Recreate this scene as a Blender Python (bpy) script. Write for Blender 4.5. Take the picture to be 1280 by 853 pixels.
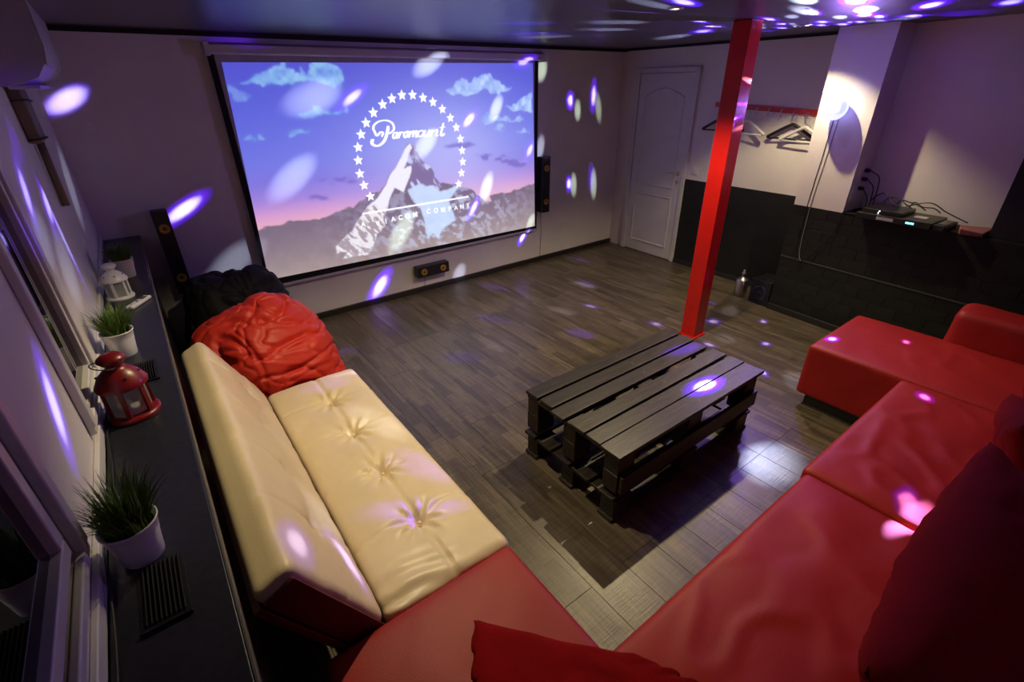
import bpy, bmesh, math, random
import numpy as np
from mathutils import Vector, Matrix, noise
random.seed(4); nrng = np.random.RandomState(5)
SC = bpy.context.scene
PI = math.pi
for o in list(bpy.data.objects): bpy.data.objects.remove(o)

# ------------------------------------------------------------------ camera, world, exposure
cam = bpy.data.cameras.new('camera'); camo = bpy.data.objects.new('camera', cam)
SC.collection.objects.link(camo); SC.camera = camo
cam.sensor_width = 36; cam.lens = 601.98 / 1280 * 36; cam.clip_start = .02
camo.matrix_world = Matrix(((0.79713, 0.29188, -0.52857, 0.3105), (-0.60367, 0.36704, -0.70772, -4.42453), (-0.01256, 0.88323, 0.46878, 1.93079), (0, 0, 0, 1)))
W = bpy.data.worlds.new('night'); SC.world = W; W.use_nodes = True
W.node_tree.nodes['Background'].inputs[0].default_value = (.02, .02, .04, 1)
W.node_tree.nodes['Background'].inputs[1].default_value = .25
vs = SC.view_settings
vs.view_transform = 'Standard'; vs.look = 'None'; vs.gamma = 1; vs.use_curve_mapping = False
vs.exposure = 0.0
H = 2.287
RX = 5.322
BALL = Vector((4.735, -2.66, 1.75))
K_DOWN = 98.0     # downlight power
K_BLOB = 1.0      # disco beam power scale

def light(name, typ, loc, power, color, **kw):
    l = bpy.data.lights.new(name, typ); l.energy = power; l.color = color
    for k, v in kw.items(): setattr(l, k, v)
    o = bpy.data.objects.new(name, l); SC.collection.objects.link(o); o.location = loc
    return o
# recessed downlights (x, y, power factor)
DOWN = [(4.46, -2.44, .72), (2.896, -2.474, 1.05), (1.22, -2.45, .82)]
WARM = (1, .81, .46)
for x, y, k in DOWN:
    light('downlight_lamp', 'SPOT', (x, y, H - .035), K_DOWN * k, WARM, spot_size=math.radians(117), spot_blend=.42, shadow_soft_size=.014)
# violet glow of the crystal ball lamp
light('ball_glow', 'SPOT', BALL + Vector((-.11, 0, 0)), 44.0, (.36, .18, 1), spot_size=math.radians(178), spot_blend=.6, shadow_soft_size=.05).rotation_euler = (0, math.radians(90), 0)

# ------------------------------------------------------------------ traced data: picture on the screen (x, z), beams of the ball lamp
BORDER = [(0.991,2.144),(3.97,2.137),(3.962,0.42),(0.958,0.453)]
PIC = [(1.05,2.102),(3.896,2.129),(3.942,0.455),(0.985,0.483)]
BARS = [(0.973,2.149),(1.033,2.15),(1.011,0.484),(3.9,0.431),(3.959,2.137)]
CASING = [(0.974,2.225),(0.994,2.154),(4.045,2.138),(4.0,2.251)]
STARS = [(1.99,1.052),(1.946,1.155),(1.925,1.257),(1.928,1.369),(1.945,1.474),(1.988,1.574),(2.047,1.663),(2.125,1.739),(2.219,1.8),(2.312,1.843),(2.409,1.868),(2.513,1.868),(2.615,1.843),(2.712,1.805),(2.805,1.744),(2.886,1.666),(2.944,1.579),(2.983,1.475),(2.995,1.367),(2.994,1.261),(2.973,1.157),(2.931,1.054)]
MOUNT = [(1.083,0.902),(1.03,0.921),(1.146,0.932),(1.245,0.947),(1.373,0.929),(1.528,0.925),(1.662,0.956),(1.745,0.984),(1.818,0.966),(1.834,0.984),(1.884,1.031),(2.02,1.08),(2.085,1.078),(2.234,1.241),(2.36,1.4),(2.443,1.477),(2.488,1.442),(2.511,1.374),(2.542,1.305),(2.626,1.263),(2.708,1.08),(2.861,1.065),(2.964,1.013),(3.09,0.976),(3.234,0.849),(3.331,0.82),(3.298,0.889),(3.444,0.903),(3.576,0.88),(3.765,0.929),(3.942,0.948)]
SNOWL = [(2.443,1.477),(2.456,1.431),(2.419,1.382),(2.397,1.331),(2.343,1.263),(2.431,1.288),(2.43,1.221),(2.372,1.132),(2.323,1.048),(2.301,1.058),(2.237,1.1),(2.19,1.031),(2.147,0.94),(2.089,0.85),(2.091,0.765),(2.007,0.707),(1.943,0.588),(1.888,0.525),(1.758,0.537),(1.641,0.525),(1.696,0.593),(1.598,0.599),(1.595,0.655),(1.69,0.721),(1.754,0.766),(1.841,0.861),(1.945,0.969),(2.024,1.012),(2.082,1.058),(2.234,1.241),(2.36,1.4)]
SNOWLOW = [(1.945,0.969),(2.147,0.94),(2.089,0.85),(2.091,0.765),(2.007,0.707),(1.943,0.588),(1.888,0.525),(1.758,0.537),(1.641,0.525),(1.696,0.593),(1.598,0.599),(1.595,0.655),(1.69,0.721),(1.754,0.766),(1.841,0.861)]
SNOWC = [(2.48,1.106),(2.64,1.073),(2.702,1.016),(2.804,1.01),(2.877,1.038),(2.928,1.01),(2.795,0.908),(2.886,0.696),(2.7,0.632),(2.655,0.53),(2.592,0.604),(2.518,0.555),(2.506,0.756),(2.456,0.896),(2.371,0.993),(2.362,1.051)]
SHADER = [(2.443,1.477),(2.488,1.442),(2.511,1.374),(2.542,1.305),(2.626,1.263),(2.708,1.08),(2.702,1.016),(2.64,1.073),(2.48,1.106),(2.362,1.051),(2.43,1.221),(2.431,1.288),(2.343,1.263),(2.419,1.382)]
LINE = [(1.892,0.908),(3.039,0.913)]
SUB = [(1.883,0.813),(2.021,0.798),(2.105,0.805),(2.183,0.814),(2.257,0.817),(2.333,0.82),(2.414,0.822),(2.564,0.829),(2.649,0.827),(2.727,0.823),(2.809,0.82),(2.881,0.82),(2.954,0.822),(3.028,0.826),(1.883,0.813)]
CLOUDS = [([(1.112,1.976),(1.177,1.994),(1.242,2.008),(1.295,2.037),(1.364,2.096),(1.486,2.105),(1.49,2.053),(1.554,2.038),(1.58,2.083),(1.603,2.03),(1.651,2.099),(1.748,2.108),(1.806,2.085),(1.893,2.07),(1.927,1.999),(1.893,1.967),(1.78,1.952),(1.696,1.976),(1.482,1.977),(1.373,1.963),(1.279,1.971),(1.179,1.972)],1),([(1.042,1.959),(1.08,1.937),(1.13,1.929),(1.205,1.89),(1.157,1.854),(1.045,1.857)],0.55),([(1.47,1.727),(1.53,1.765),(1.62,1.818),(1.662,1.809),(1.692,1.775),(1.839,1.77),(1.903,1.81),(1.889,1.734),(1.74,1.74),(1.603,1.737),(1.519,1.716)],0.9),([(1.066,1.564),(1.095,1.602),(1.133,1.628),(1.134,1.584)],0.9),([(1.146,1.583),(1.186,1.633),(1.211,1.583)],0.9),([(1.37,1.605),(1.441,1.634),(1.507,1.659),(1.527,1.625),(1.581,1.63),(1.549,1.603),(1.481,1.619),(1.407,1.599)],0.8),([(2.84,1.886),(2.904,1.931),(3.056,1.991),(3.117,1.967),(3.275,2.037),(3.34,2.042),(3.445,1.984),(3.485,1.935),(3.639,1.919),(3.567,1.894),(3.455,1.871),(3.268,1.899),(3.136,1.862),(2.984,1.865)],1),([(3.528,1.727),(3.651,1.781),(3.769,1.83),(3.896,1.879),(3.898,1.688),(3.739,1.705)],1),([(3.2,1.623),(3.312,1.709),(3.393,1.655),(3.563,1.669),(3.62,1.614),(3.709,1.642),(3.784,1.628),(3.738,1.592),(3.561,1.611),(3.363,1.61)],0.85),([(3.36,1.527),(3.46,1.569),(3.538,1.527)],0.8),([(3.655,1.505),(3.753,1.532),(3.876,1.503),(3.768,1.493)],0.8)]
DARK = [[(2.712,1.429),(2.888,1.437),(3.056,1.436),(3.215,1.398),(3.014,1.397)],[(1.548,1.239),(1.707,1.252),(1.91,1.23),(1.86,1.194),(1.605,1.212)],[(1.424,1.124),(1.588,1.123),(1.707,1.077),(1.537,1.079)],[(3.135,1.303),(3.347,1.309),(3.632,1.237),(3.869,1.165),(3.8,1.133),(3.565,1.181),(3.313,1.24)]]
PAR = [([(2.171,1.545),(2.189,1.574),(2.167,1.583),(2.129,1.556),(2.111,1.595),(2.104,1.612),(2.119,1.644),(2.17,1.67),(2.238,1.673),(2.288,1.648),(2.297,1.601),(2.258,1.57),(2.223,1.568)],0.017),([(2.246,1.629),(2.234,1.588),(2.201,1.522),(2.162,1.487),(2.116,1.473),(2.076,1.493),(2.081,1.522),(2.099,1.521)],0.024),([(2.325,1.573),(2.294,1.566),(2.278,1.54),(2.289,1.524),(2.312,1.542),(2.329,1.572),(2.313,1.531),(2.329,1.523)],0.016),([(2.353,1.575),(2.334,1.523)],0.016),([(2.345,1.552),(2.369,1.571),(2.384,1.567)],0.017),([(2.433,1.575),(2.402,1.568),(2.386,1.542),(2.396,1.525),(2.42,1.544),(2.437,1.575),(2.421,1.532),(2.438,1.524)],0.016),([(2.458,1.575),(2.439,1.524)],0.0155),([(2.449,1.552),(2.48,1.572),(2.487,1.565),(2.472,1.522)],0.017),([(2.482,1.55),(2.514,1.572),(2.521,1.565),(2.506,1.525),(2.524,1.524)],0.017),([(2.573,1.574),(2.537,1.563),(2.529,1.536),(2.548,1.523),(2.58,1.539),(2.588,1.563),(2.573,1.574)],0.0155),([(2.608,1.575),(2.589,1.537),(2.602,1.522),(2.637,1.541),(2.656,1.572),(2.636,1.527),(2.657,1.522)],0.0155),([(2.683,1.573),(2.658,1.521)],0.0155),([(2.671,1.549),(2.721,1.57),(2.736,1.562),(2.716,1.523),(2.744,1.522)],0.0155),([(2.807,1.626),(2.771,1.533),(2.784,1.517),(2.813,1.535)],0.02),([(2.759,1.587),(2.826,1.591)],0.014)]
BLOBS = [
(0.123,0.0,1.886,-0.274,-0.431,-0.86,0.0141,0.006,5.33,0.5,'v',0.9),
(0.548,0.0,1.136,-0.307,-0.644,-0.7,0.021,0.008,5.0,0.53,'v',1.08),
(0.75,0.0,0.651,-0.144,-0.555,-0.819,0.0268,0.014,4.92,0.54,'w',0.45),
(1.971,0.0,0.167,-0.164,-0.625,-0.763,0.027,0.0134,4.15,0.64,'v',1.35),
(2.895,0.0,0.09,-0.065,-0.56,-0.826,0.0187,0.0144,3.64,0.73,'w',0.9),
(3.791,0.0,0.335,-0.517,-0.538,-0.666,0.0222,0.0117,3.16,0.84,'v',1.35),
(4.052,0.0,2.068,-0.33,0.028,-0.944,0.0303,0.0188,2.76,0.96,'g',0.9),
(4.045,0.0,1.309,-0.166,-0.203,-0.965,0.0353,0.0165,2.78,0.96,'w',0.9),
(4.482,0.0,1.772,-0.112,-0.019,0.994,0.0274,0.0182,2.67,1.0,'v',1.17),
(4.601,0.0,1.67,-0.099,0.025,0.995,0.0313,0.0142,2.66,1.0,'g',0.72),
(4.846,0.0,1.812,0.001,0.023,-1.0,0.0496,0.0173,2.66,1.0,'v',0.81),
(4.939,0.0,1.684,-0.232,0.042,0.972,0.0461,0.0146,2.67,1.0,'g',0.45),
(4.51,0.0,0.866,-0.164,0.299,0.94,0.026,0.0139,2.81,0.95,'v',1.08),
(4.591,0.0,0.848,-0.127,0.312,0.941,0.0356,0.0143,2.81,0.95,'g',0.72),
(4.89,0.0,0.9,-0.094,0.308,0.947,0.0465,0.0152,2.8,0.95,'p',1.08),
(4.94,0.0,0.817,-0.094,0.336,0.937,0.0466,0.0149,2.83,0.94,'g',0.63),
(1.166,0.0,2.263,-0.584,-0.706,-0.402,0.0178,0.0101,4.48,0.59,'p',0.72),
(1.957,-0.045,1.859,-0.49,-0.49,-0.721,0.0269,0.009,3.82,0.69,'v',0.96),
(1.644,-0.045,1.866,-0.515,-0.581,-0.63,0.0323,0.0195,4.05,0.65,'w',1.04),
(1.358,-0.045,1.286,-0.294,-0.522,-0.801,0.032,0.0149,4.3,0.61,'w',1.04),
(2.702,-0.045,2.11,-0.656,-0.424,-0.624,0.0337,0.0152,3.33,0.78,'w',1.66),
(3.782,-0.045,2.149,-0.894,-0.271,-0.358,0.0342,0.0151,2.81,0.93,'v',1.04),
(3.093,-0.045,1.639,-0.573,-0.391,-0.72,0.0322,0.015,3.09,0.85,'v',0.96),
(3.422,-0.045,1.734,-0.389,-0.201,-0.899,0.0322,0.0149,2.93,0.89,'w',1.87),
(2.6,-0.045,1.456,-0.411,-0.426,-0.806,0.0324,0.0162,3.39,0.77,'w',1.46),
(3.271,-0.045,0.982,-0.188,-0.372,-0.909,0.0352,0.0155,3.09,0.85,'g',1.25),
(3.098,-0.045,0.789,-0.364,-0.513,-0.777,0.0293,0.0119,3.23,0.81,'v',1.04),
(2.252,-0.045,0.679,-0.189,-0.521,-0.833,0.0366,0.0158,3.76,0.7,'g',1.04),
(3.859,-0.045,1.302,-0.443,-0.294,-0.847,0.0307,0.0156,2.79,0.94,'v',0.8),
(3.876,-0.045,0.511,-0.362,-0.494,-0.791,0.0223,0.0123,3.02,0.87,'g',1.04),
(2.651,-1.522,2.287,0.483,0.875,0.019,0.0278,0.0143,2.43,0.22,'p',5.6),
(3.125,-0.984,2.287,-0.737,-0.654,-0.17,0.0487,0.0151,2.39,0.23,'p',5.6),
(3.147,-1.857,2.287,0.471,0.879,0.079,0.0476,0.0238,1.86,0.29,'w',3.2),
(3.436,-1.498,2.287,-0.699,-0.684,-0.21,0.054,0.0215,1.82,0.29,'w',3.2),
(3.418,-0.827,2.287,-0.804,-0.592,0.049,0.0477,0.0171,2.32,0.23,'w',2.0),
(3.533,-2.18,2.287,-0.48,-0.801,-0.359,0.0932,0.0175,1.4,0.38,'v',8),
(3.941,-2.029,2.287,-0.697,-0.677,-0.235,0.0766,0.0311,1.15,0.47,'v',8),
(4.192,-1.778,2.287,0.84,0.541,-0.039,0.1523,0.0299,1.17,0.46,'v',8),
(4.405,-1.346,2.287,0.915,0.327,-0.238,0.1187,0.0297,1.46,0.37,'w',4.0),
(2.76,-2.62,2.287,-0.133,-0.896,-0.424,0.0375,0.0134,2.05,0.26,'v',8),
(2.697,-2.488,2.287,-0.205,-0.834,-0.512,0.0443,0.0115,2.11,0.25,'w',3.2),
(2.204,-1.988,2.287,-0.279,-0.952,-0.125,0.0319,0.0155,2.67,0.2,'w',1.2),
(3.244,-2.977,2.287,0.14,0.631,0.763,0.0303,0.0239,1.62,0.33,'w',6.4),
(3.688,-2.781,2.287,0.368,0.443,0.817,0.0819,0.0341,1.18,0.45,'w',8),
(3.808,-2.772,2.287,0.411,0.436,0.801,0.0717,0.0293,1.08,0.5,'v',8),
(3.511,-3.11,2.287,0.491,-0.665,0.562,0.0372,0.0353,1.41,0.38,'v',9.6),
(3.948,-2.995,2.287,0.525,0.118,0.843,0.0679,0.0419,1.01,0.53,'w',8),
(4.202,-2.898,2.287,0.659,0.175,0.732,0.1272,0.063,0.79,0.68,'v',8),
(4.382,-2.914,2.287,0.828,0.035,0.56,0.1588,0.0507,0.69,0.78,'v',8),
(3.872,-2.615,2.287,0.404,0.699,0.59,0.0619,0.0234,1.02,0.53,'w',8),
(3.871,-2.474,2.287,-0.502,-0.635,-0.587,0.0823,0.0302,1.03,0.52,'v',8),
(4.197,-2.759,2.287,0.64,0.319,0.7,0.097,0.0388,0.77,0.7,'w',8),
(4.365,-2.581,2.287,0.785,0.388,0.484,0.1454,0.0647,0.66,0.82,'v',8),
(4.585,-2.481,2.287,-0.927,-0.348,-0.143,0.2069,0.0691,0.59,0.92,'v',8),
(4.569,-2.67,2.287,0.903,0.321,0.285,0.1589,0.0406,0.56,0.96,'v',8),
(4.608,-2.72,2.287,0.947,0.207,0.247,0.2008,0.071,0.56,0.97,'v',8),
(4.66,-2.587,2.287,-0.964,-0.245,-0.101,0.238,0.0831,0.55,0.98,'v',8),
(4.234,-2.369,2.287,-0.727,-0.585,-0.361,0.1041,0.0415,0.79,0.68,'v',8),
(4.145,-2.261,2.287,-0.693,-0.671,-0.263,0.0804,0.0184,0.89,0.6,'w',8),
(4.376,-2.148,2.287,-0.856,-0.51,-0.086,0.106,0.0214,0.82,0.65,'w',8),
(4.517,-2.227,2.287,-0.934,-0.342,-0.104,0.1314,0.0453,0.72,0.74,'v',8),
(4.307,-2.41,2.287,-0.741,-0.593,-0.315,0.0993,0.0215,0.73,0.73,'w',8),
(4.504,-2.345,2.287,-0.879,-0.464,-0.106,0.1295,0.0246,0.66,0.81,'w',8),
(4.66,-2.054,2.287,-0.976,-0.199,0.088,0.1263,0.035,0.81,0.66,'p',8),
(4.66,-2.859,2.287,0.933,0.276,0.233,0.2138,0.0819,0.58,0.93,'p',8),
(4.642,-2.819,2.287,0.975,0.098,0.198,0.1693,0.0627,0.57,0.95,'w',6.4),
(4.532,-3.047,2.287,0.956,-0.18,0.232,0.1489,0.0849,0.69,0.78,'v',8),
(4.66,-2.968,2.287,0.97,0.127,0.208,0.1425,0.0864,0.62,0.86,'w',3.2),
(4.046,-3.273,2.287,0.689,-0.153,0.709,0.1013,0.049,1.07,0.5,'v',8),
(4.288,-3.554,2.287,-0.91,0.263,-0.32,0.1252,0.0304,1.13,0.47,'v',6.4),
(4.66,-3.264,2.287,0.995,-0.04,0.094,0.2106,0.0954,0.81,0.66,'p',6.4),
(1.041,-1.389,2.287,0.309,0.945,-0.112,0.0147,0.0061,3.94,0.14,'p',4.8),
(3.09,-0.392,0.0,-0.31,-0.711,-0.631,0.029,0.0156,3.3,0.53,'p',2.2),
(2.622,-1.055,0.0,-0.213,-0.835,-0.508,0.033,0.0158,3.18,0.55,'p',2.2),
(3.933,-0.951,0.0,-0.474,-0.729,-0.494,0.0351,0.0192,2.57,0.68,'p',2.2),
(3.882,-0.941,0.0,-0.244,0.63,0.737,0.0309,0.0175,2.6,0.67,'w',1.1),
(3.54,-1.412,0.0,-0.148,-0.85,-0.505,0.0255,0.0131,2.46,0.71,'v',1.76),
(3.254,-1.33,-0.0,-0.154,-0.845,-0.512,0.0351,0.0163,2.65,0.66,'w',0.88),
(3.046,-1.772,-0.0,-0.193,-0.938,-0.289,0.0366,0.019,2.59,0.68,'p',3.52),
(4.455,-0.316,0.0,-0.22,-0.6,-0.769,0.0265,0.0116,2.94,0.6,'p',2.2),
(2.344,-1.532,0.0,-0.268,-0.934,-0.236,0.0289,0.0117,3.17,0.55,'w',0.55),
(1.251,-0.753,0.0,-0.059,-0.731,-0.68,0.0183,0.0106,4.34,0.4,'p',1.32),
(2.008,-1.504,0.0,-0.165,-0.922,-0.351,0.0257,0.0166,3.44,0.51,'p',2.2),
(4.645,-1.963,0.0,0.949,0.308,0.074,0.0186,0.011,1.89,0.93,'w',1.32),
(4.526,-2.104,0.0,-0.702,-0.699,-0.138,0.0233,0.019,1.85,0.95,'p',3.3),
(4.163,-2.353,0.0,-0.829,-0.529,0.178,0.0285,0.028,1.87,0.94,'v',2.2),
(4.513,-2.633,-0.0,-0.872,-0.478,0.103,0.0266,0.0185,1.76,0.99,'v',2.2),
(4.485,-2.317,0.0,-0.898,-0.438,0.042,0.0553,0.0339,1.8,0.97,'w',0.88),
(3.714,-2.059,-0.0,-0.035,-0.951,-0.306,0.0296,0.0174,2.11,0.83,'v',1.76),
(4.114,-2.867,0.0,-0.914,0.285,0.291,0.0204,0.0189,1.87,0.94,'v',2.64),
(3.947,-2.605,-0.0,-0.249,-0.965,0.082,0.0378,0.0269,1.92,0.91,'w',0.88),
(3.735,-2.583,0.0,0.077,-0.993,-0.088,0.0264,0.0158,2.02,0.87,'v',2.2),
(3.66,-3.089,0.0,-0.261,-0.888,0.378,0.0197,0.0129,2.1,0.83,'v',2.2),
(2.771,-3.632,0.0,0.615,-0.737,-0.281,0.0461,0.032,2.8,0.62,'w',0.66),
(3.75,-3.288,0.0,-0.773,-0.317,0.549,0.0402,0.0327,2.1,0.83,'w',0.66),
(1.79,-0.412,-0.0,-0.548,-0.825,-0.138,0.0263,0.0077,4.1,0.43,'p',1.1),
(3.265,-0.68,-0.0,-0.75,-0.652,-0.108,0.0438,0.0086,3.02,0.58,'p',0.88),
(2.785,-2.927,0.43,0.517,-0.554,-0.652,0.0306,0.0161,2.37,0.56,'p',4.0),
(2.529,-3.256,0.43,0.508,-0.664,-0.549,0.0256,0.0152,2.64,0.5,'v',2.75),
(3.631,-3.46,0.45,0.761,-0.581,-0.289,0.0184,0.0128,1.88,0.69,'v',4.16),
(3.931,-3.775,0.45,-0.905,0.283,0.317,0.0154,0.0083,1.89,0.69,'v',4.16),
(3.302,-4.05,0.45,-0.796,0.494,0.35,0.0147,0.0096,2.38,0.55,'v',4.16),
(2.37,-4.263,0.45,-0.657,0.617,0.434,0.0137,0.0075,3.14,0.41,'v',2.08),
(2.291,-4.292,0.45,0.64,-0.691,-0.336,0.0125,0.0025,3.21,0.4,'v',3.64),
(0.965,-2.439,0.45,-0.026,-0.995,-0.094,0.033,0.0044,3.99,0.33,'w',0.42),
(0.855,-3.072,0.45,0.211,-0.916,-0.341,0.0213,0.0041,4.11,0.32,'p',1.3),
(1.0,-2.857,0.45,0.083,-0.993,-0.087,0.0156,0.0025,3.96,0.33,'p',0.94),
(0.875,-1.95,0.45,-0.176,-0.984,-0.014,0.0111,0.0084,4.13,0.31,'p',0.65),
(0.369,-3.286,0.772,0.077,-0.96,0.27,0.0176,0.0113,4.52,0.96,'v',0.48),
(0.492,-2.961,0.519,0.125,-0.973,-0.193,0.0232,0.017,4.43,0.98,'w',0.4),
(0.496,-3.205,0.51,0.162,-0.979,-0.123,0.0259,0.0077,4.45,0.98,'v',0.56),
(0.0,-3.0,1.264,0.123,-0.678,-0.725,0.0254,0.0088,4.77,0.99,'v',0.64),
(0.0,-2.037,1.626,-0.089,-0.797,-0.597,0.0283,0.0101,4.78,0.99,'v',0.48),
(0.0,-1.686,1.525,-0.155,-0.863,-0.482,0.029,0.0107,4.84,0.98,'v',0.48),
(0.0,-2.134,1.479,-0.095,-0.97,-0.225,0.029,0.0137,4.77,0.99,'w',0.28),
(0.0,-1.904,1.318,-0.116,-0.929,-0.351,0.0325,0.0185,4.81,0.98,'w',0.32),
(0.0,-1.477,1.214,-0.226,-0.965,-0.131,0.0247,0.0155,4.91,0.96,'w',0.32),
(0.0,-2.466,1.576,-0.053,-0.515,0.856,0.0181,0.0082,4.74,1.0,'p',0.8),
(0.0,-0.46,1.437,-0.33,-0.785,-0.524,0.0487,0.0172,5.23,0.91,'w',0.32),
(0.0,-1.767,1.762,-0.173,-0.914,-0.368,0.0194,0.0104,4.82,0.98,'p',0.64),
(0.15,-1.62,1.978,-0.222,-0.975,-0.021,0.1333,0.008,4.71,0.97,'p',1.2),
(3.692,-2.44,2.046,-0.287,-0.077,-0.955,0.0312,0.0083,1.11,0.2,'v',1.2),
(3.696,-2.44,1.669,0.08,0.009,-0.997,0.0381,0.0103,1.07,0.21,'v',1.2),
(3.69,-2.44,1.37,0.358,0.093,-0.929,0.0356,0.0082,1.13,0.19,'v',0.9),
(3.687,-2.44,1.003,0.586,0.045,-0.809,0.0406,0.0061,1.31,0.17,'p',0.9),
(3.725,-2.44,0.568,-0.762,-0.017,0.648,0.0401,0.0043,1.57,0.14,'p',0.9),
]

# ------------------------------------------------------------------ materials
def nmat(name):
    m = bpy.data.materials.new(name); m.use_nodes = True
    nt = m.node_tree; return m, nt, nt.nodes['Principled BSDF']
def mat(name, col, rough=.5, metal=0., var=.12, vscale=8., bump=0., bscale=60., spec=.5, emis=None, es=0., coat=0., sheen=0., stretch=(1, 1, 1), coords='Object', rand=0.):
    m, nt, b = nmat(name); N = nt.nodes; L = nt.links
    b.inputs['Roughness'].default_value = rough; b.inputs['Metallic'].default_value = metal
    b.inputs['Specular IOR Level'].default_value = spec
    b.inputs['Coat Weight'].default_value = coat
    b.inputs['Sheen Weight'].default_value = sheen
    tc = N.new('ShaderNodeTexCoord'); mp = N.new('ShaderNodeMapping'); mp.inputs['Scale'].default_value = stretch
    L.new(tc.outputs[coords], mp.inputs[0])
    nz = N.new('ShaderNodeTexNoise'); nz.inputs['Scale'].default_value = vscale; nz.inputs['Detail'].default_value = 5
    L.new(mp.outputs[0], nz.inputs['Vector'])
    rp = N.new('ShaderNodeValToRGB'); c = col
    rp.color_ramp.elements[0].position = .3; rp.color_ramp.elements[1].position = .7
    rp.color_ramp.elements[0].color = tuple(x * (1 - var) for x in c) + (1,)
    rp.color_ramp.elements[1].color = tuple(min(1, x * (1 + var)) for x in c) + (1,)
    L.new(nz.outputs[0], rp.inputs[0])
    out = rp.outputs[0]
    if rand:
        oi = N.new('ShaderNodeObjectInfo'); mr = N.new('ShaderNodeMapRange')
        mr.inputs['To Min'].default_value = 1 - rand; mr.inputs['To Max'].default_value = 1 + rand
        L.new(oi.outputs['Random'], mr.inputs[0])
        mx = N.new('ShaderNodeVectorMath'); mx.operation = 'SCALE'
        L.new(out, mx.inputs[0]); L.new(mr.outputs[0], mx.inputs['Scale']); out = mx.outputs[0]
    L.new(out, b.inputs['Base Color'])
    if bump:
        n2 = N.new('ShaderNodeTexNoise'); n2.inputs['Scale'].default_value = bscale; n2.inputs['Detail'].default_value = 4
        L.new(mp.outputs[0], n2.inputs['Vector'])
        bp = N.new('ShaderNodeBump'); bp.inputs['Strength'].default_value = bump; bp.inputs['Distance'].default_value = .004
        L.new(n2.outputs[0], bp.inputs['Height']); L.new(bp.outputs[0], b.inputs['Normal'])
    if emis:
        b.inputs['Emission Color'].default_value = emis + (1,); b.inputs['Emission Strength'].default_value = es
    return m
M_wall = mat('white_plaster', (.72, .68, .66), .62, var=.05, vscale=2.5, bump=.35, bscale=45)
M_ceil = mat('dark_ceiling_sheet', (.075, .07, .095), .34, var=.06, vscale=1.5, spec=.5)
M_blackpaint = mat('black_wall_paint', (.010, .010, .008), .65, var=.2, vscale=6, bump=.4, bscale=30, rand=.18, spec=.3)
M_base = mat('black_baseboard', (.02, .018, .016), .35, var=.1)
M_white = mat('white_gloss_paint', (.72, .70, .70), .3, var=.04, bump=.1)
M_door = mat('white_door_paint', (.62, .60, .60), .4, var=.04, bump=.1)
M_redpost = mat('red_gloss_paint', (.62, .014, .010), .22, var=.08, vscale=5, bump=.15, bscale=20, coat=.4)
M_redwood = mat('red_painted_board', (.50, .02, .012), .4, var=.12)
M_cream = mat('cream_leatherette', (.80, .66, .42), .38, var=.06, vscale=4, bump=.10, bscale=140)
M_maroon = mat('dark_red_leatherette', (.10, .012, .010), .45, var=.1)
M_redfab = mat('red_sofa_leatherette', (.34, .012, .010), .52, var=.07, vscale=5, bump=.12, bscale=150, spec=.4)
M_redcush = mat('red_cushion_fabric', (.26, .006, .006), .85, var=.1, vscale=7, bump=.3, bscale=220, spec=.15)
M_redbag = mat('red_nylon_fabric', (.66, .035, .018), .5, var=.07, vscale=4, bump=.2, bscale=120)
M_blackbag = mat('black_nylon_fabric', (.008, .007, .009), .7, var=.2, bump=.2, bscale=120, spec=.25)
M_fleece = mat('dark_red_fleece', (.24, .004, .006), .95, var=.12, vscale=10, bump=.6, bscale=260, spec=.1)
M_blk = mat('black_plastic', (.012, .012, .014), .35, var=.15)
M_ledge = mat('black_speckled_laminate', (.016, .018, .028), .33, var=.3, vscale=60, bump=.1, bscale=80)
M_vent = mat('vent_slat_black', (.012, .012, .013), .7, spec=.15)
M_ledgeedge = mat('grey_ledge_edge', (.10, .09, .08), .45, var=.1)
M_screencase = mat('screen_casing_white', (.55, .52, .54), .4, var=.03)
M_screenblk = mat('screen_black_border', (.006, .005, .006), .8, var=.1)
M_gold = mat('yellow_speaker_cone', (.55, .30, .04), .35, metal=.5, var=.1)
M_steel = mat('brushed_steel', (.6, .58, .55), .38, metal=1, var=.1)
M_chrome = mat('chrome', (.75, .75, .78), .12, metal=1, var=.02)
M_pot = mat('white_enamel', (.74, .73, .76), .3, var=.03)
M_grass = mat('grass_green', (.10, .19, .025), .5, var=.35, vscale=20)
M_soil = mat('dark_soil', (.02, .015, .01), .9, var=.3)
M_redlan = mat('red_enamel', (.17, .005, .007), .35, var=.08)
M_candle = mat('white_wax', (.8, .78, .7), .5)
M_cable = mat('black_cable_rubber', (.012, .012, .014), .5)
M_wcable = mat('grey_cable', (.25, .23, .22), .5)
M_ac = mat('white_air_conditioner_plastic', (.40, .38, .40), .35, var=.03)
M_trunk = mat('brown_pipe_wrap', (.20, .155, .13), .6, var=.1)
M_brown = mat('reddish_brown_cloth', (.28, .10, .08), .8, var=.2)
M_greyhang = mat('white_hanger_plastic', (.66, .64, .66), .4)
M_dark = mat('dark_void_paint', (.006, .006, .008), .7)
M_lamp = mat('downlight_lens', (1, .9, .7), .4, emis=(1, .82, .5), es=14)
M_led = mat('white_led', (1, 1, 1), .4, emis=(.7, .75, 1), es=6)
M_ledb = mat('blue_display', (.1, .5, 1), .4, emis=(.2, .75, 1), es=3)
M_paper = mat('pale_sticker', (.55, .50, .55), .6)

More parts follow.
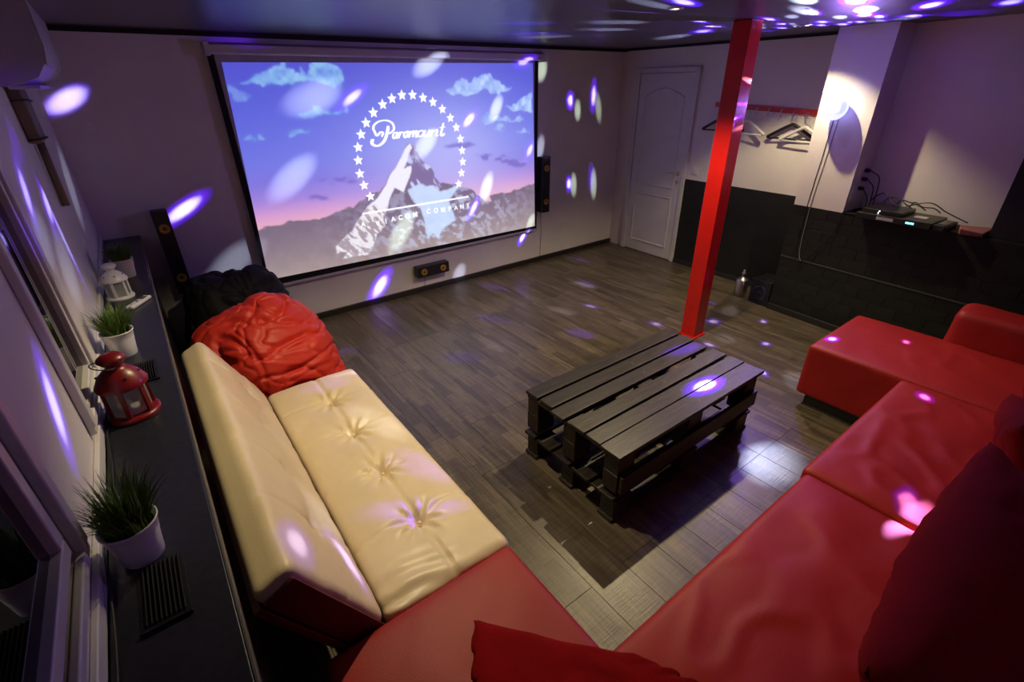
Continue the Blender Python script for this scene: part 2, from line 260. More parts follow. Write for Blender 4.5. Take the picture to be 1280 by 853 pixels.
def pallet_mat():
    m, nt, b = nmat('black_stained_pallet_wood'); N = nt.nodes; L = nt.links
    tc = N.new('ShaderNodeTexCoord'); mp = N.new('ShaderNodeMapping'); mp.inputs['Scale'].default_value = (2, 30, 30)
    L.new(tc.outputs['Object'], mp.inputs[0])
    nz = N.new('ShaderNodeTexNoise'); nz.inputs['Scale'].default_value = 3; nz.inputs['Detail'].default_value = 8; L.new(mp.outputs[0], nz.inputs[0])
    rp = N.new('ShaderNodeValToRGB'); rp.color_ramp.elements[0].color = (.010, .008, .006, 1); rp.color_ramp.elements[1].color = (.052, .040, .030, 1)
    rp.color_ramp.elements[0].position = .35; rp.color_ramp.elements[1].position = .75
    L.new(nz.outputs[0], rp.inputs[0])
    n3 = N.new('ShaderNodeTexNoise'); n3.inputs['Scale'].default_value = 26; n3.inputs['Detail'].default_value = 6; L.new(tc.outputs['Object'], n3.inputs[0])
    r3 = N.new('ShaderNodeValToRGB'); r3.color_ramp.elements[0].position = .69; r3.color_ramp.elements[1].position = .74
    L.new(n3.outputs[0], r3.inputs[0])
    mx = N.new('ShaderNodeMix'); mx.data_type = 'RGBA'; L.new(r3.outputs[0], mx.inputs[0]); L.new(rp.outputs[0], mx.inputs[6]); mx.inputs[7].default_value = (.16, .12, .07, 1)
    L.new(mx.outputs[2], b.inputs['Base Color'])
    b.inputs['Roughness'].default_value = .42
    bp = N.new('ShaderNodeBump'); bp.inputs['Strength'].default_value = .5; bp.inputs['Distance'].default_value = .003
    L.new(nz.outputs[0], bp.inputs['Height']); L.new(bp.outputs[0], b.inputs['Normal'])
    return m
M_pallet = pallet_mat()

def plank_mat():
    # dark oak laminate: lengthwise grain, fine crosswise saw marks, strip-to-strip tone
    m, nt, b = nmat('dark_oak_laminate'); N = nt.nodes; L = nt.links
    tc = N.new('ShaderNodeTexCoord'); oi = N.new('ShaderNodeObjectInfo')
    ge = N.new('ShaderNodeNewGeometry')
    off = N.new('ShaderNodeVectorMath'); off.operation = 'ADD'
    sc = N.new('ShaderNodeVectorMath'); sc.operation = 'SCALE'; L.new(oi.outputs['Location'], sc.inputs[0]); sc.inputs['Scale'].default_value = 7.3
    L.new(tc.outputs['Object'], off.inputs[0]); L.new(sc.outputs[0], off.inputs[1])
    mp = N.new('ShaderNodeMapping'); mp.inputs['Scale'].default_value = (22, 1.6, 1); L.new(off.outputs[0], mp.inputs[0])
    g = N.new('ShaderNodeTexNoise'); g.inputs['Scale'].default_value = 2.2; g.inputs['Detail'].default_value = 8; g.inputs['Roughness'].default_value = .65; L.new(mp.outputs[0], g.inputs[0])
    mp2 = N.new('ShaderNodeMapping'); mp2.inputs['Scale'].default_value = (6, 150, 1); L.new(off.outputs[0], mp2.inputs[0])
    s = N.new('ShaderNodeTexNoise'); s.inputs['Scale'].default_value = 1.1; s.inputs['Detail'].default_value = 4; L.new(mp2.outputs[0], s.inputs[0])
    rp = N.new('ShaderNodeValToRGB'); e = rp.color_ramp.elements
    e[0].position = .28; e[0].color = (.048, .037, .024, 1); e[1].position = .75; e[1].color = (.17, .135, .088, 1)
    L.new(g.outputs[0], rp.inputs[0])
    # strips: x split in 3, with their own tone
    sp = N.new('ShaderNodeSeparateXYZ'); L.new(tc.outputs['Object'], sp.inputs[0])
    fx = N.new('ShaderNodeMath'); fx.operation = 'MULTIPLY'; fx.inputs[1].default_value = 1 / .066; L.new(sp.outputs[0], fx.inputs[0])
    fl = N.new('ShaderNodeMath'); fl.operation = 'FLOOR'; L.new(fx.outputs[0], fl.inputs[0])
    fy = N.new('ShaderNodeMath'); fy.operation = 'MULTIPLY'; fy.inputs[1].default_value = 2.3; L.new(sp.outputs[1], fy.inputs[0])
    ad = N.new('ShaderNodeMath'); ad.operation = 'MULTIPLY_ADD'; L.new(fl.outputs[0], ad.inputs[0]); ad.inputs[1].default_value = .37; L.new(fy.outputs[0], ad.inputs[2])
    fl2 = N.new('ShaderNodeMath'); fl2.operation = 'FLOOR'; L.new(ad.outputs[0], fl2.inputs[0])
    cb = N.new('ShaderNodeCombineXYZ'); L.new(fl.outputs[0], cb.inputs[0]); L.new(fl2.outputs[0], cb.inputs[1]); L.new(oi.outputs['Random'], cb.inputs[2])
    wn = N.new('ShaderNodeTexWhiteNoise'); wn.noise_dimensions = '3D'; L.new(cb.outputs[0], wn.inputs[0])
    mr = N.new('ShaderNodeMapRange'); mr.inputs['To Min'].default_value = .66; mr.inputs['To Max'].default_value = 1.3; L.new(wn.outputs[0], mr.inputs[0])
    mul = N.new('ShaderNodeVectorMath'); mul.operation = 'SCALE'; L.new(rp.outputs[0], mul.inputs[0]); L.new(mr.outputs[0], mul.inputs['Scale'])
    s2 = N.new('ShaderNodeMapRange'); s2.inputs['From Min'].default_value = .35; s2.inputs['From Max'].default_value = .65; s2.inputs['To Min'].default_value = .8; s2.inputs['To Max'].default_value = 1.2; L.new(s.outputs[0], s2.inputs[0])
    mul2 = N.new('ShaderNodeVectorMath'); mul2.operation = 'SCALE'; L.new(mul.outputs[0], mul2.inputs[0]); L.new(s2.outputs[0], mul2.inputs['Scale'])
    L.new(mul2.outputs[0], b.inputs['Base Color'])
    rr = N.new('ShaderNodeMapRange'); rr.inputs['To Min'].default_value = .26; rr.inputs['To Max'].default_value = .42; L.new(g.outputs[0], rr.inputs[0]); L.new(rr.outputs[0], b.inputs['Roughness'])
    hs = N.new('ShaderNodeMath'); hs.operation = 'ADD'; L.new(g.outputs[0], hs.inputs[0]); L.new(s.outputs[0], hs.inputs[1])
    bp = N.new('ShaderNodeBump'); bp.inputs['Strength'].default_value = .45; bp.inputs['Distance'].default_value = .002
    L.new(hs.outputs[0], bp.inputs['Height']); L.new(bp.outputs[0], b.inputs['Normal'])
    b.inputs['Specular IOR Level'].default_value = .6
    return m
M_plank = plank_mat()

def glass_mat(name, tint, rough=.02, transp=.75, emis=None, es=0):
    m, nt, b = nmat(name); N = nt.nodes; L = nt.links
    t = N.new('ShaderNodeBsdfTransparent'); t.inputs[0].default_value = tint + (1,)
    b.inputs['Base Color'].default_value = tint + (1,); b.inputs['Roughness'].default_value = rough
    if emis: b.inputs['Emission Color'].default_value = emis + (1,); b.inputs['Emission Strength'].default_value = es
    mx = N.new('ShaderNodeMixShader'); mx.inputs[0].default_value = 1 - transp
    L.new(t.outputs[0], mx.inputs[1]); L.new(b.outputs[0], mx.inputs[2]); L.new(mx.outputs[0], N['Material Output'].inputs[0])
    return m
M_langlass = glass_mat('lantern_glass', (.7, .75, .7), .05, .7)
M_ball = glass_mat('violet_crystal_dome', (.42, .36, .95), .12, .45, (.55, .60, 1.0), 2.2)
def pane_mat():
    m, nt, b = nmat('night_window_glass')
    b.inputs['Base Color'].default_value = (.004, .004, .006, 1); b.inputs['Roughness'].default_value = .03
    b.inputs['Transmission Weight'].default_value = .35; b.inputs['IOR'].default_value = 1.6
    return m
M_pane = pane_mat()

# ------------------------------------------------------------------ mesh helpers
class MB:
    def __init__(s, T=None): s.v = []; s.f = []; s.sm = []; s.T = T or Matrix()
    def add(s, vs, fs, smooth=False):
        n = len(s.v); s.v += [tuple(s.T @ Vector(v)) for v in vs]
        s.f += [tuple(i + n for i in f) for f in fs]; s.sm += [smooth] * len(fs); return s
    def box(s, x0, x1, y0, y1, z0, z1):
        v = [(x, y, z) for x in (x0, x1) for y in (y0, y1) for z in (z0, z1)]
        return s.add(v, [(0, 1, 3, 2), (4, 6, 7, 5), (0, 4, 5, 1), (2, 3, 7, 6), (0, 2, 6, 4), (1, 5, 7, 3)])
    def lathe(s, prof, c=(0, 0, 0), n=28, axis='z', smooth=True, caps=True):
        v = []; f = []
        for r, h in prof:
            for i in range(n):
                a = 2 * PI * i / n; x, y = r * math.cos(a), r * math.sin(a)
                p = {'z': (x, y, h), 'y': (x, h, y), 'x': (h, x, y)}[axis]
                v.append((p[0] + c[0], p[1] + c[1], p[2] + c[2]))
        for k in range(len(prof) - 1):
            for i in range(n):
                j = (i + 1) % n; f.append((k * n + i, k * n + j, (k + 1) * n + j, (k + 1) * n + i))
        if caps:
            f.append(tuple(range(n))[::-1]); f.append(tuple((len(prof) - 1) * n + i for i in range(n)))
        s.add(v, f, smooth); return s
    def tube(s, pts, r, n=8, closed=False):
        P = [Vector(p) for p in pts]; v = []; f = []; up = None
        for i, p in enumerate(P):
            a = P[max(i - 1, 0)]; b = P[min(i + 1, len(P) - 1)]; d = (b - a).normalized()
            if up is None: up = Vector((0, 0, 1)) if abs(d.z) < .9 else Vector((1, 0, 0))
            e1 = d.cross(up).normalized(); e2 = e1.cross(d).normalized(); up = e2
            rr = r[i] if isinstance(r, (list, tuple)) else r
            for k in range(n):
                t = 2 * PI * k / n; v.append(tuple(p + e1 * (rr * math.cos(t)) + e2 * (rr * math.sin(t))))
        for i in range(len(P) - 1):
            for k in range(n):
                j = (k + 1) % n; f.append((i * n + k, i * n + j, (i + 1) * n + j, (i + 1) * n + k))
        f.append(tuple(range(n))[::-1]); f.append(tuple((len(P) - 1) * n + k for k in range(n)))
        s.add(v, f, True); return s
    def extrude_y(s, prof, y0, y1, smooth=False):
        n = len(prof); v = [(x, y0, z) for x, z in prof] + [(x, y1, z) for x, z in prof]
        f = [(i, (i + 1) % n, n + (i + 1) % n, n + i) for i in range(n)]; s.add(v, f, smooth)
        s.add(v, [tuple(range(n))[::-1], tuple(range(n, 2 * n))], False); return s
    def build(s, name, m, parent=None, bevel=0, loc=None, seg=2):
        me = bpy.data.meshes.new(name)
        vs_ = s.v
        if loc is not None: vs_ = [(a - loc[0], b - loc[1], c - loc[2]) for a, b, c in vs_]
        me.from_pydata(vs_, [], s.f); me.polygons.foreach_set('use_smooth', s.sm)
        bm = bmesh.new(); bm.from_mesh(me); bmesh.ops.recalc_face_normals(bm, faces=bm.faces); bm.to_mesh(me); bm.free()
        me.materials.append(m)
        return link(name, me, parent, loc, bevel, seg)
def link(name, me, parent=None, loc=None, bevel=0, seg=2):
    o = bpy.data.objects.new(name, me); SC.collection.objects.link(o)
    if parent is not None:
        o.parent = parent
        # meshes are written in world coordinates unless loc is given
        pm = parent['_w'] if '_w' in parent else (0, 0, 0)
        w = loc if loc is not None else (0, 0, 0)
        o.location = (w[0] - pm[0], w[1] - pm[1], w[2] - pm[2])
    elif loc is not None: o.location = loc
    if loc is not None: o['_w'] = tuple(loc)
    else: o['_w'] = (0, 0, 0)
    if bevel:
        b = o.modifiers.new('bevel', 'BEVEL'); b.width = bevel; b.segments = seg; b.limit_method = 'ANGLE'; b.angle_limit = .6
        if len(me.polygons) < 4000:
            for p in me.polygons: p.use_smooth = True
            b.harden_normals = True
    return o
def tag(o, label=None, cat=None, group=None, kind=None):
    if label: o['label'] = label
    if cat: o['category'] = cat
    if group: o['group'] = group
    if kind: o['kind'] = kind
    return o
def thing(name, loc, label, cat, group=None):
    o = bpy.data.objects.new(name, None); SC.collection.objects.link(o); o.location = loc; o['_w'] = tuple(loc)
    o.empty_display_size = .05
    return tag(o, label, cat, group)
def struct(o): o['kind'] = 'structure'; return o
def children(o): return [c for c in bpy.data.objects if c.parent is o]

def rbox(x0, x1, y0, y1, z0, z1, r, n=24, T=None, disp=None, nz=None):
    """rounded box with a dense even grid; disp(p, n) -> offset vector"""
    c = Vector(((x0 + x1) / 2, (y0 + y1) / 2, (z0 + z1) / 2)); h = Vector(((x1 - x0) / 2, (y1 - y0) / 2, (z1 - z0) / 2))
    step = max(h) * 2 / n
    def axis(hh):
        k = max(2, int(math.ceil((2 * hh - 2 * r) / step)))
        t = [-hh + 2 * r * 0 + r * (1 - math.cos(a * PI / 2 / 3)) * .999 for a in range(3)]
        mid = [-hh + r + (2 * hh - 2 * r) * i / k for i in range(k + 1)]
        return t + mid + [-a for a in t[::-1]]
    bm = bmesh.new()
    A = [axis(h.x), axis(h.y), axis(h.z)]
    for ax in range(3):
        u, v = (ax + 1) % 3, (ax + 2) % 3
        for sgn in (-1, 1):
            g = []
            for a in A[u]:
                row = []
                for b in A[v]:
                    p = [0, 0, 0]; p[ax] = sgn * h[ax]; p[u] = a; p[v] = b
                    row.append(bm.verts.new(p))
                g.append(row)
            for i in range(len(g) - 1):
                for j in range(len(g[0]) - 1):
                    q = [g[i][j], g[i + 1][j], g[i + 1][j + 1], g[i][j + 1]]
                    bm.faces.new(q if sgn > 0 else q[::-1])
    bmesh.ops.remove_doubles(bm, verts=bm.verts, dist=1e-5)
    for v in bm.verts:
        p = v.co; q = Vector([max(-h[i] + r, min(h[i] - r, p[i])) for i in range(3)])
        d = p - q
        nn = d.normalized() if d.length > 1e-9 else Vector((0, 0, 1))
        np_ = q + nn * r + c
        if disp: np_ = np_ + disp(np_, nn)
        v.co = (T @ np_) if T else np_
    bm.normal_update()
    for f in bm.faces: f.smooth = True
    return bm
def bmobj(name, bm, m, parent=None, loc=None):
    me = bpy.data.meshes.new(name)
    if loc is not None: bmesh.ops.translate(bm, verts=bm.verts, vec=-Vector(loc))
    bmesh.ops.recalc_face_normals(bm, faces=bm.faces)
    bm.to_mesh(me); bm.free(); me.materials.append(m)
    return link(name, me, parent, loc)
def fbm(p, s, o=3):
    return noise.fractal(Vector(p) * s, .9, 2.1, o)
def smooth(a, b, x):
    t = max(0, min(1, (x - a) / (b - a))); return t * t * (3 - 2 * t)
def crom(pts, k=6):
    P = [Vector(p) for p in pts]; out = []
    for i in range(len(P) - 1):
        p0, p1, p2, p3 = P[max(i - 1, 0)], P[i], P[i + 1], P[min(i + 2, len(P) - 1)]
        for j in range(k):
            t = j / k
            out.append(.5 * ((2 * p1) + (p2 - p0) * t + (2 * p0 - 5 * p1 + 4 * p2 - p3) * t * t + (3 * p1 - p0 - 3 * p2 + p3) * t ** 3))
    out.append(P[-1]); return out

# local frames of the slightly skewed right-hand walls (X into the room, Y towards the camera end)
def frame(ox, oy, th):
    return Matrix(((-math.cos(th), math.sin(th), 0, ox), (-math.sin(th), -math.cos(th), 0, oy), (0, 0, 1, 0), (0, 0, 0, 1)))
RW = frame(RX, 0, math.radians(-1.4))
PW = frame(4.845, -2.495, math.radians(-4.5))

# ------------------------------------------------------------------ room shell
fl = struct(MB().box(-.1, 6.3, -5.15, .1, -.15, -.012).build('floor', M_base))
PWD = .1982
plank_cache = {}
def plank(x0, x1, y0, y1):
    key = (round(x1 - x0, 3), round(y1 - y0, 3))
    if key not in plank_cache:
        w, l = key; e = .0007; t = .0010
        v = [(-w/2, -l/2, -.012), (w/2, -l/2, -.012), (w/2, l/2, -.012), (-w/2, l/2, -.012),
             (-w/2, -l/2, -t), (w/2, -l/2, -t), (w/2, l/2, -t), (-w/2, l/2, -t),
             (-w/2+e, -l/2+e, 0), (w/2-e, -l/2+e, 0), (w/2-e, l/2-e, 0), (-w/2+e, l/2-e, 0)]
        f = [(0, 1, 5, 4), (1, 2, 6, 5), (2, 3, 7, 6), (3, 0, 4, 7), (4, 5, 9, 8), (5, 6, 10, 9), (6, 7, 11, 10), (7, 4, 8, 11), (8, 9, 10, 11)]
        me = bpy.data.meshes.new('plank'); me.from_pydata(v, [], f); me.materials.append(M_plank); plank_cache[key] = me
    o = bpy.data.objects.new('plank', plank_cache[key]); SC.collection.objects.link(o); o.parent = fl
    o.location = ((x0 + x1) / 2, (y0 + y1) / 2, 0)
G = .0005
x = 1.3815 - 7 * PWD; ci = 0
while x < 5.7:
    x1 = x + PWD
    cuts = [0.0]
    offs = [0, -.43, -.86][ci % 3]
    if 6 <= ci <= 14 and ci != 7: ys = [-3.545 + 1.29 * k for k in range(3, -2, -1)]
    else: ys = [-3.545 + offs + 1.29 * k for k in range(4, -2, -1)]
    prev = 0.0
    for yy in ys + [-5.0]:
        if yy < prev - .12 and yy > -5.001:
            plank(x + G, x1 - G, yy + G, prev - G); prev = yy
    x = x1; ci += 1

struct(MB().box(-.15, 6.3, -5.15, .15, H, H + .1).build('ceiling', M_ceil))
struct(MB().box(-.12, 6.2, 0, .15, 0, H).build('wall_back', M_wall))
struct(MB().box(-.12, 6.2, -5.15, -5.0, 0, H).build('wall_front', M_wall))
struct(MB().box(0.0, RX - .01, -.026, 0, 0, .055).build('baseboard_back', M_base, bevel=.004))
struct(MB().box(0.0, RX, -.03, 0, H - .028, H).build('trim_1', M_blackpaint))
# left wall with two windows
WINS = [(-4.35, -3.38, 1.12, 2.02), (-2.80, -2.42, 1.09, 2.02)]
wl = MB()
wl.box(-.12, 0, -5.0, 0, 0, 1.09)
wl.box(-.12, 0, -5.0, -4.35, 1.09, H); wl.box(-.12, 0, -3.38, -2.80, 1.09, H); wl.box(-.12, 0, -2.42, 0, 1.09, H)
wl.box(-.12, 0, -4.35, -3.38, 1.09, 1.12)
wl.box(-.12, 0, -4.35, -3.38, 2.02, H); wl.box(-.12, 0, -2.80, -2.42, 2.02, H)
struct(wl.build('wall_left', M_wall))
for i, (y0, y1, z0, z1) in enumerate(WINS):
    w = bpy.data.objects.new('window_%d' % (i + 1), None); SC.collection.objects.link(w); w.location = (0, (y0 + y1) / 2, z0); w['_w'] = tuple(w.location); struct(w)
    c = .035 if i == 0 else .035
    f = MB()
    f.box(0, .018, y0 - c, y1 + c, z0 - c * .7, z0 + .004); f.box(0, .018, y0 - c, y1 + c, z1 - .004, z1 + c)
    f.box(0, .022, y0 - c, y0 + .004, z0, z1); f.box(0, .022, y1 - .004, y1 + c, z0, z1)
    f.build('casing', M_white, w, bevel=.005)
    gp = .040 if i == 0 else .012; a = .036 if i == 0 else .02
    g = MB(); ya, yb, za, zb = y0 + gp, y1 - gp, z0 + gp, z1 - gp
    g.box(-.03, .012, ya, yb, za, za + a); g.box(-.03, .012, ya, yb, zb - a, zb)
    g.box(-.03, .012, ya, ya + a, za + a, zb - a); g.box(-.03, .012, yb - a, yb, za + a, zb - a)
    g.build('sash', M_white, w, bevel=.004)
    g = MB(); g.box(-.06, -.035, y0, y1, z0, z0 + gp + a * .6); g.box(-.06, -.035, y0, y1, z1 - gp - a * .6, z1)
    g.box(-.06, -.035, y0, y0 + gp + a * .6, z0, z1); g.box(-.06, -.035, y1 - gp - a * .6, y1, z0, z1)
    g.build('shadow_gap', M_dark, w)  # dark backing frame, its black stands in for shade in the sash gap
    MB().box(-.012, -.006, ya + a, yb - a, za + a, zb - a).build('pane', M_pane, w)
    MB().box(-.12, -.115, y0, y1, z0, z1).build('night_backdrop', M_dark, w)  # dark sheet standing in for the night darkness outside
# window board behind the ledge
struct(MB().box(0, .014, -4.9, -.01, 1.0, 1.045).build('trim_2', M_white, bevel=.004))

# right wall: white above, black dado below
struct(MB(RW).box(-.25, 0, -.05, 2.9, 0, H).build('wall_right', M_wall))
struct(MB(RW).box(0, .014, 1.085, 2.5, .03, .972).build('wall_dado', M_blackpaint, bevel=.003))
struct(MB(RW).box(.0, .026, 1.085, 2.5, 0, .05).build('baseboard_right', M_base, bevel=.004))
struct(MB(RW).box(0, .03, 0, 2.6, H - .022, H).build('trim_3', M_blackpaint))
# pier, counter and niche
struct(MB(PW).box(-.52, 0, .002, .405, .985, H).build('wall_pier', M_wall))
cw = struct(MB(PW).box(-.52, -.004, 0, 2.42, 0, .984).build('wall_counter', M_base))
struct(MB(PW).box(-.52, -.26, .405, 1.31, .985, H).build('wall_niche', M_wall))
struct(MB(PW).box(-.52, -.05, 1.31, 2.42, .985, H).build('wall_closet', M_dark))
# glazed black bricks facing the counter
bl_, bh, nb = .1995, .1000, 0
bkm = {}
def brick(y0, y1, z0, z1):
    key = (round(y1 - y0, 3), round(z1 - z0, 3))
    if key not in bkm:
        m_ = MB(); w, h = key; e = .002
        v = [(0, 0, 0), (0, w, 0), (0, w, h), (0, 0, h), (.0036, e, e), (.0036, w - e, e), (.0036, w - e, h - e), (.0036, e, h - e)]
        m_.add(v, [(0, 1, 5, 4), (1, 2, 6, 5), (2, 3, 7, 6), (3, 0, 4, 7), (4, 5, 6, 7)])
        me = bpy.data.meshes.new('brick'); me.from_pydata(m_.v, [], m_.f); me.materials.append(M_blackpaint); bkm[key] = me
    o = bpy.data.objects.new('brick', bkm[key]); SC.collection.objects.link(o); o.parent = cw
    o.matrix_local = PW @ Matrix.Translation((-.004 + random.uniform(-.0004, .0004), y0, z0))
rows = [(.06 + .0912 * k, .06 + .0912 * (k + 1)) for k in range(5)] + [(.536 + .0896 * k, .536 + .0896 * (k + 1)) for k in range(5)]
for ri, (z0, z1) in enumerate(rows):
    y = 0.0; first = bl_ * (.5 if ri % 2 else 1)
    ln = first
    while y < 2.41:
        ye = min(y + ln, 2.42); brick(y + .0012, ye - .0012, z0 + .0012, z1 - .0012); y = ye; ln = bl_
struct(MB(PW).box(-.01, .004, 0, 2.42, .519, .529).build('trim_4', mat('grey_trim_strip', (.05, .05, .045), .35), bevel=.001))
struct(MB(PW).box(-.01, .022, 0, 2.42, 0, .058).build('baseboard_counter', M_base, bevel=.004))
struct(MB(PW).box(-.26, .004, .405, 1.31, .984, .992).build('trim_5', M_blackpaint))

# door
dr = bpy.data.objects.new('door_1', None); SC.collection.objects.link(dr); dr.location = RW @ Vector((0, .66, 0)); dr['_w'] = tuple(dr.location); struct(dr)
MB(RW).box(.002, .022, .30, 1.03, .01, 2.03).build('door_leaf', M_door, dr, bevel=.003)
fr = MB(RW); fr.box(0, .032, .235, .295, 0, 2.085); fr.box(0, .032, 1.035, 1.082, 0, 2.085); fr.box(0, .032, .235, 1.082, 2.036, 2.085)
fr.build('door_frame', M_door, dr, bevel=.004)
def mould(pts, name):
    m_ = MB(RW); n = len(pts); w = .018
    P = [Vector((0, a, b)) for a, b in pts]
    c = sum(P, Vector()) / n
    v = []; f = []
    for p in P:
        d = (c - p); d = Vector((0, (1 if d.y > 0 else -1) * w, (1 if d.z > 0 else -1) * w))
        v += [(.022, p.y, p.z), (.031, p.y + d.y * .4, p.z + d.z * .4), (.024, p.y + d.y, p.z + d.z), (.022, p.y + d.y * 1.3, p.z + d.z * 1.3)]
    for i in range(n):
        j = (i + 1) % n
        for k in range(3): f.append((i * 4 + k, j * 4 + k, j * 4 + k + 1, i * 4 + k + 1))
    m_.add(v, f); return m_.build(name, M_door, dr)
arch = [(.39 + .55 * i / 12, 1.80 + .09 * math.sin(PI * i / 12)) for i in range(13)]
mould([(.39, .84)] + arch + [(.94, .84)], 'upper_panel')
mould([(.39, .14), (.39, .74), (.94, .74), (.94, .14)], 'lower_panel')
h = MB(RW); h.lathe([(.022, .022), (.022, .03)], (0, .985, 1.02), 16, 'x'); h.tube([(.03, .985, 1.02), (.06, .985, 1.02), (.065, .97, 1.02), (.065, .88, 1.022)], .008)
h.lathe([(.016, .022), (.016, .028)], (0, .985, .93), 16, 'x')
h.build('door_handle', M_steel, dr)
s = thing('light_switch', RW @ Vector((0, 1.19, 1.07)), 'small white light switch on the wall beside the door', 'light switch')
MB(RW).box(0, .008, 1.15, 1.23, 1.03, 1.11).build('plate', M_white, s, bevel=.002); MB(RW).box(.008, .013, 1.165, 1.215, 1.045, 1.095).build('rocker', M_white, s, bevel=.002)

# ------------------------------------------------------------------ recessed ceiling lamps
LAB = ['recessed ceiling spotlight closest to the white pier', 'recessed ceiling spotlight over the black pallet table', 'recessed ceiling spotlight above the cream sofa',
       'recessed ceiling spotlight above the red corner chaise near the window', 'recessed ceiling spotlight above the long red sofa']
for (x, y, k), lb in zip(DOWN, LAB):
    t = thing('ceiling_light', (x, y, H), lb, 'ceiling light', 'recessed ceiling spotlights')
    MB().lathe([(.021, H - .0005), (.021, H - .006), (.036, H - .006), (.04, H - .0005)], (x, y, 0), 24, caps=False).build('ring', M_steel, t)
    MB().lathe([(.02, H - .003), (.004, H - .006)], (x, y, 0), 20).build('lens', M_lamp, t)

# ------------------------------------------------------------------ disco ball lamp
db = thing('disco_ball_lamp', BALL, 'glowing violet-white crystal ball lamp mounted on the white pier', 'lamp')
bmx = bmesh.new(); bmesh.ops.create_icosphere(bmx, subdivisions=3, radius=.088)
for v in bmx.verts: v.co = v.co * (1 + .012 * noise.noise(v.co * 60)) + BALL
bmobj('crystal_dome', bmx, M_ball, db)
mb = MB(PW); lc = PW.inverted() @ BALL
mb.lathe([(.052, 0), (.05, .02), (.036, .03)], (0, lc.y, lc.z), 24, 'x'); mb.build('wall_mount', M_blk, db)
mb = MB(); mb.lathe([(.03, -.03), (.035, 0), (.03, .03)], tuple(BALL), 20); mb.build('lamp_core', M_led, db)
c = []
for k, dy in enumerate((-.0, .035)):
    a = PW @ Vector((.006, lc.y - .03 + dy, lc.z - .07)); b = PW @ Vector((.006, lc.y - .055 + dy * .8, 1.0)); e = PW @ Vector((.012, lc.y - .05 + dy, .62))
    g_ = PW @ Vector((.012, lc.y + .02, .52)); h_ = PW @ Vector((.014, lc.y + .20, .80)); i_ = PW @ Vector((.012, lc.y + .235, .992))
    pts = [a, (a + b) / 2, b, e] + ([g_, h_, i_] if k == 0 else [g_])
    c.append(MB().tube(crom(pts, 8), .0028, 6).build('power_cord', M_cable if k == 0 else M_wcable, db))
# every lens facet of the ball throws one beam
BC = {'v': ((.26, .10, 1.), 60.0), 'p': ((.12, .005, 1.), 20.), 'w': ((.66, .74, 1.), 30.), 'g': ((.80, 1., .78), 34.)}
for (x, y, z, ax, ay, az, ru, rv, dist, cos, c_, k_) in BLOBS:
    t = Vector((x, y, z)); d = (t - BALL).normalized(); u = Vector((ax, ay, az)); u = (u - d * u.dot(d)).normalized(); v = (-d).cross(u)
    col, st_ = BC[c_]
    # violet lenses give a pale core inside a wider deep blue halo
    for q_col, q_size, q_k in ([((.10, .0, 1.), 1.75, 1.0), ((.62, .60, 1.), .95, 1.5)] if c_ == 'v' else [(col, 1.7, 1.)]):
        ru_, rv_ = ru * q_size, rv * q_size
        o = light('ball_beam', 'SPOT', (0, 0, 0), K_BLOB * st_ * k_ * q_k * dist * dist / cos, q_col, spot_size=2 * math.atan(rv_), spot_blend=1.0, shadow_soft_size=.003)
        R_ = Matrix((u, v, -d)).transposed().to_4x4()
        o.matrix_world = Matrix.Translation(BALL + d * .094) @ R_ @ Matrix.Diagonal((ru_ / rv_, 1, 1, 1))

# ------------------------------------------------------------------ post
pt = thing('support_post', (3.79, -2.375, 0), 'bright red square support post standing behind the pallet table', 'post')
MB().box(3.725, 3.865, -2.44, -2.31, .0, H - .001).build('shaft', M_redpost, pt, bevel=.006)
MB().box(3.71, 3.88, -2.455, -2.295, 0, .012).build('foot_plate', M_redpost, pt, bevel=.003)

# ------------------------------------------------------------------ projection screen
scr = thing('projection_screen', (2.47, -.045, .42), 'large pull-down projection screen showing a mountain and stars', 'screen')
MB().box(.975, 4.02, -.085, -.005, 2.150, 2.215).build('casing', M_screencase, scr, bevel=.015, seg=3)
MB().box(.99, 3.965, -.0445, -.040, .448, 2.150).build('fabric', mat('screen_fabric', (.42, .38, .42), .8), scr)
sb_ = MB(); sb_.box(.968, 1.012, -.047, -.0445, .44, 2.150); sb_.box(3.925, 3.968, -.047, -.0445, .44, 2.150); sb_.box(.968, 3.968, -.047, -.0445, .425, .482)
sb_.build('black_border', M_screenblk, scr)
MB().box(.962, 3.975, -.056, -.036, .402, .426).build('bottom_bar', M_screencase, scr, bevel=.004)
MB().box(4.0, 4.04, -.09, 0, 2.14, 2.225).build('end_cap', M_screencase, scr, bevel=.004)
MB().box(.955, .99, -.09, 0, 2.14, 2.225).build('end_cap', M_screencase, scr, bevel=.004)

def pip(X, Z, poly):
    ins = np.zeros(X.shape, bool); n = len(poly)
    for i in range(n):
        x1, y1 = poly[i]; x2, y2 = poly[(i + 1) % n]
        if y1 == y2: continue
        c = ((y1 > Z) != (y2 > Z)) & (X < (x2 - x1) * (Z - y1) / (y2 - y1) + x1)
        ins ^= c
    return ins
def vnoise(X, Z, f, seed):
    r = np.random.RandomState(seed); g = r.rand(256, 256)
    x = X * f; z = Z * f; xi = np.floor(x).astype(int); zi = np.floor(z).astype(int); fx = x - xi; fz = z - zi
    fx = fx * fx * (3 - 2 * fx); fz = fz * fz * (3 - 2 * fz)
    a = g[xi % 256, zi % 256]; b = g[(xi + 1) % 256, zi % 256]; c = g[xi % 256, (zi + 1) % 256]; d = g[(xi + 1) % 256, (zi + 1) % 256]
    return (a * (1 - fx) + b * fx) * (1 - fz) + (c * (1 - fx) + d * fx) * fz
def fn(X, Z, f, seed, o=4):
    s = 0; a = .5
    for k in range(o): s = s + a * vnoise(X, Z, f * 2 ** k, seed + k); a *= .5
    return s / (1 - .5 ** o)
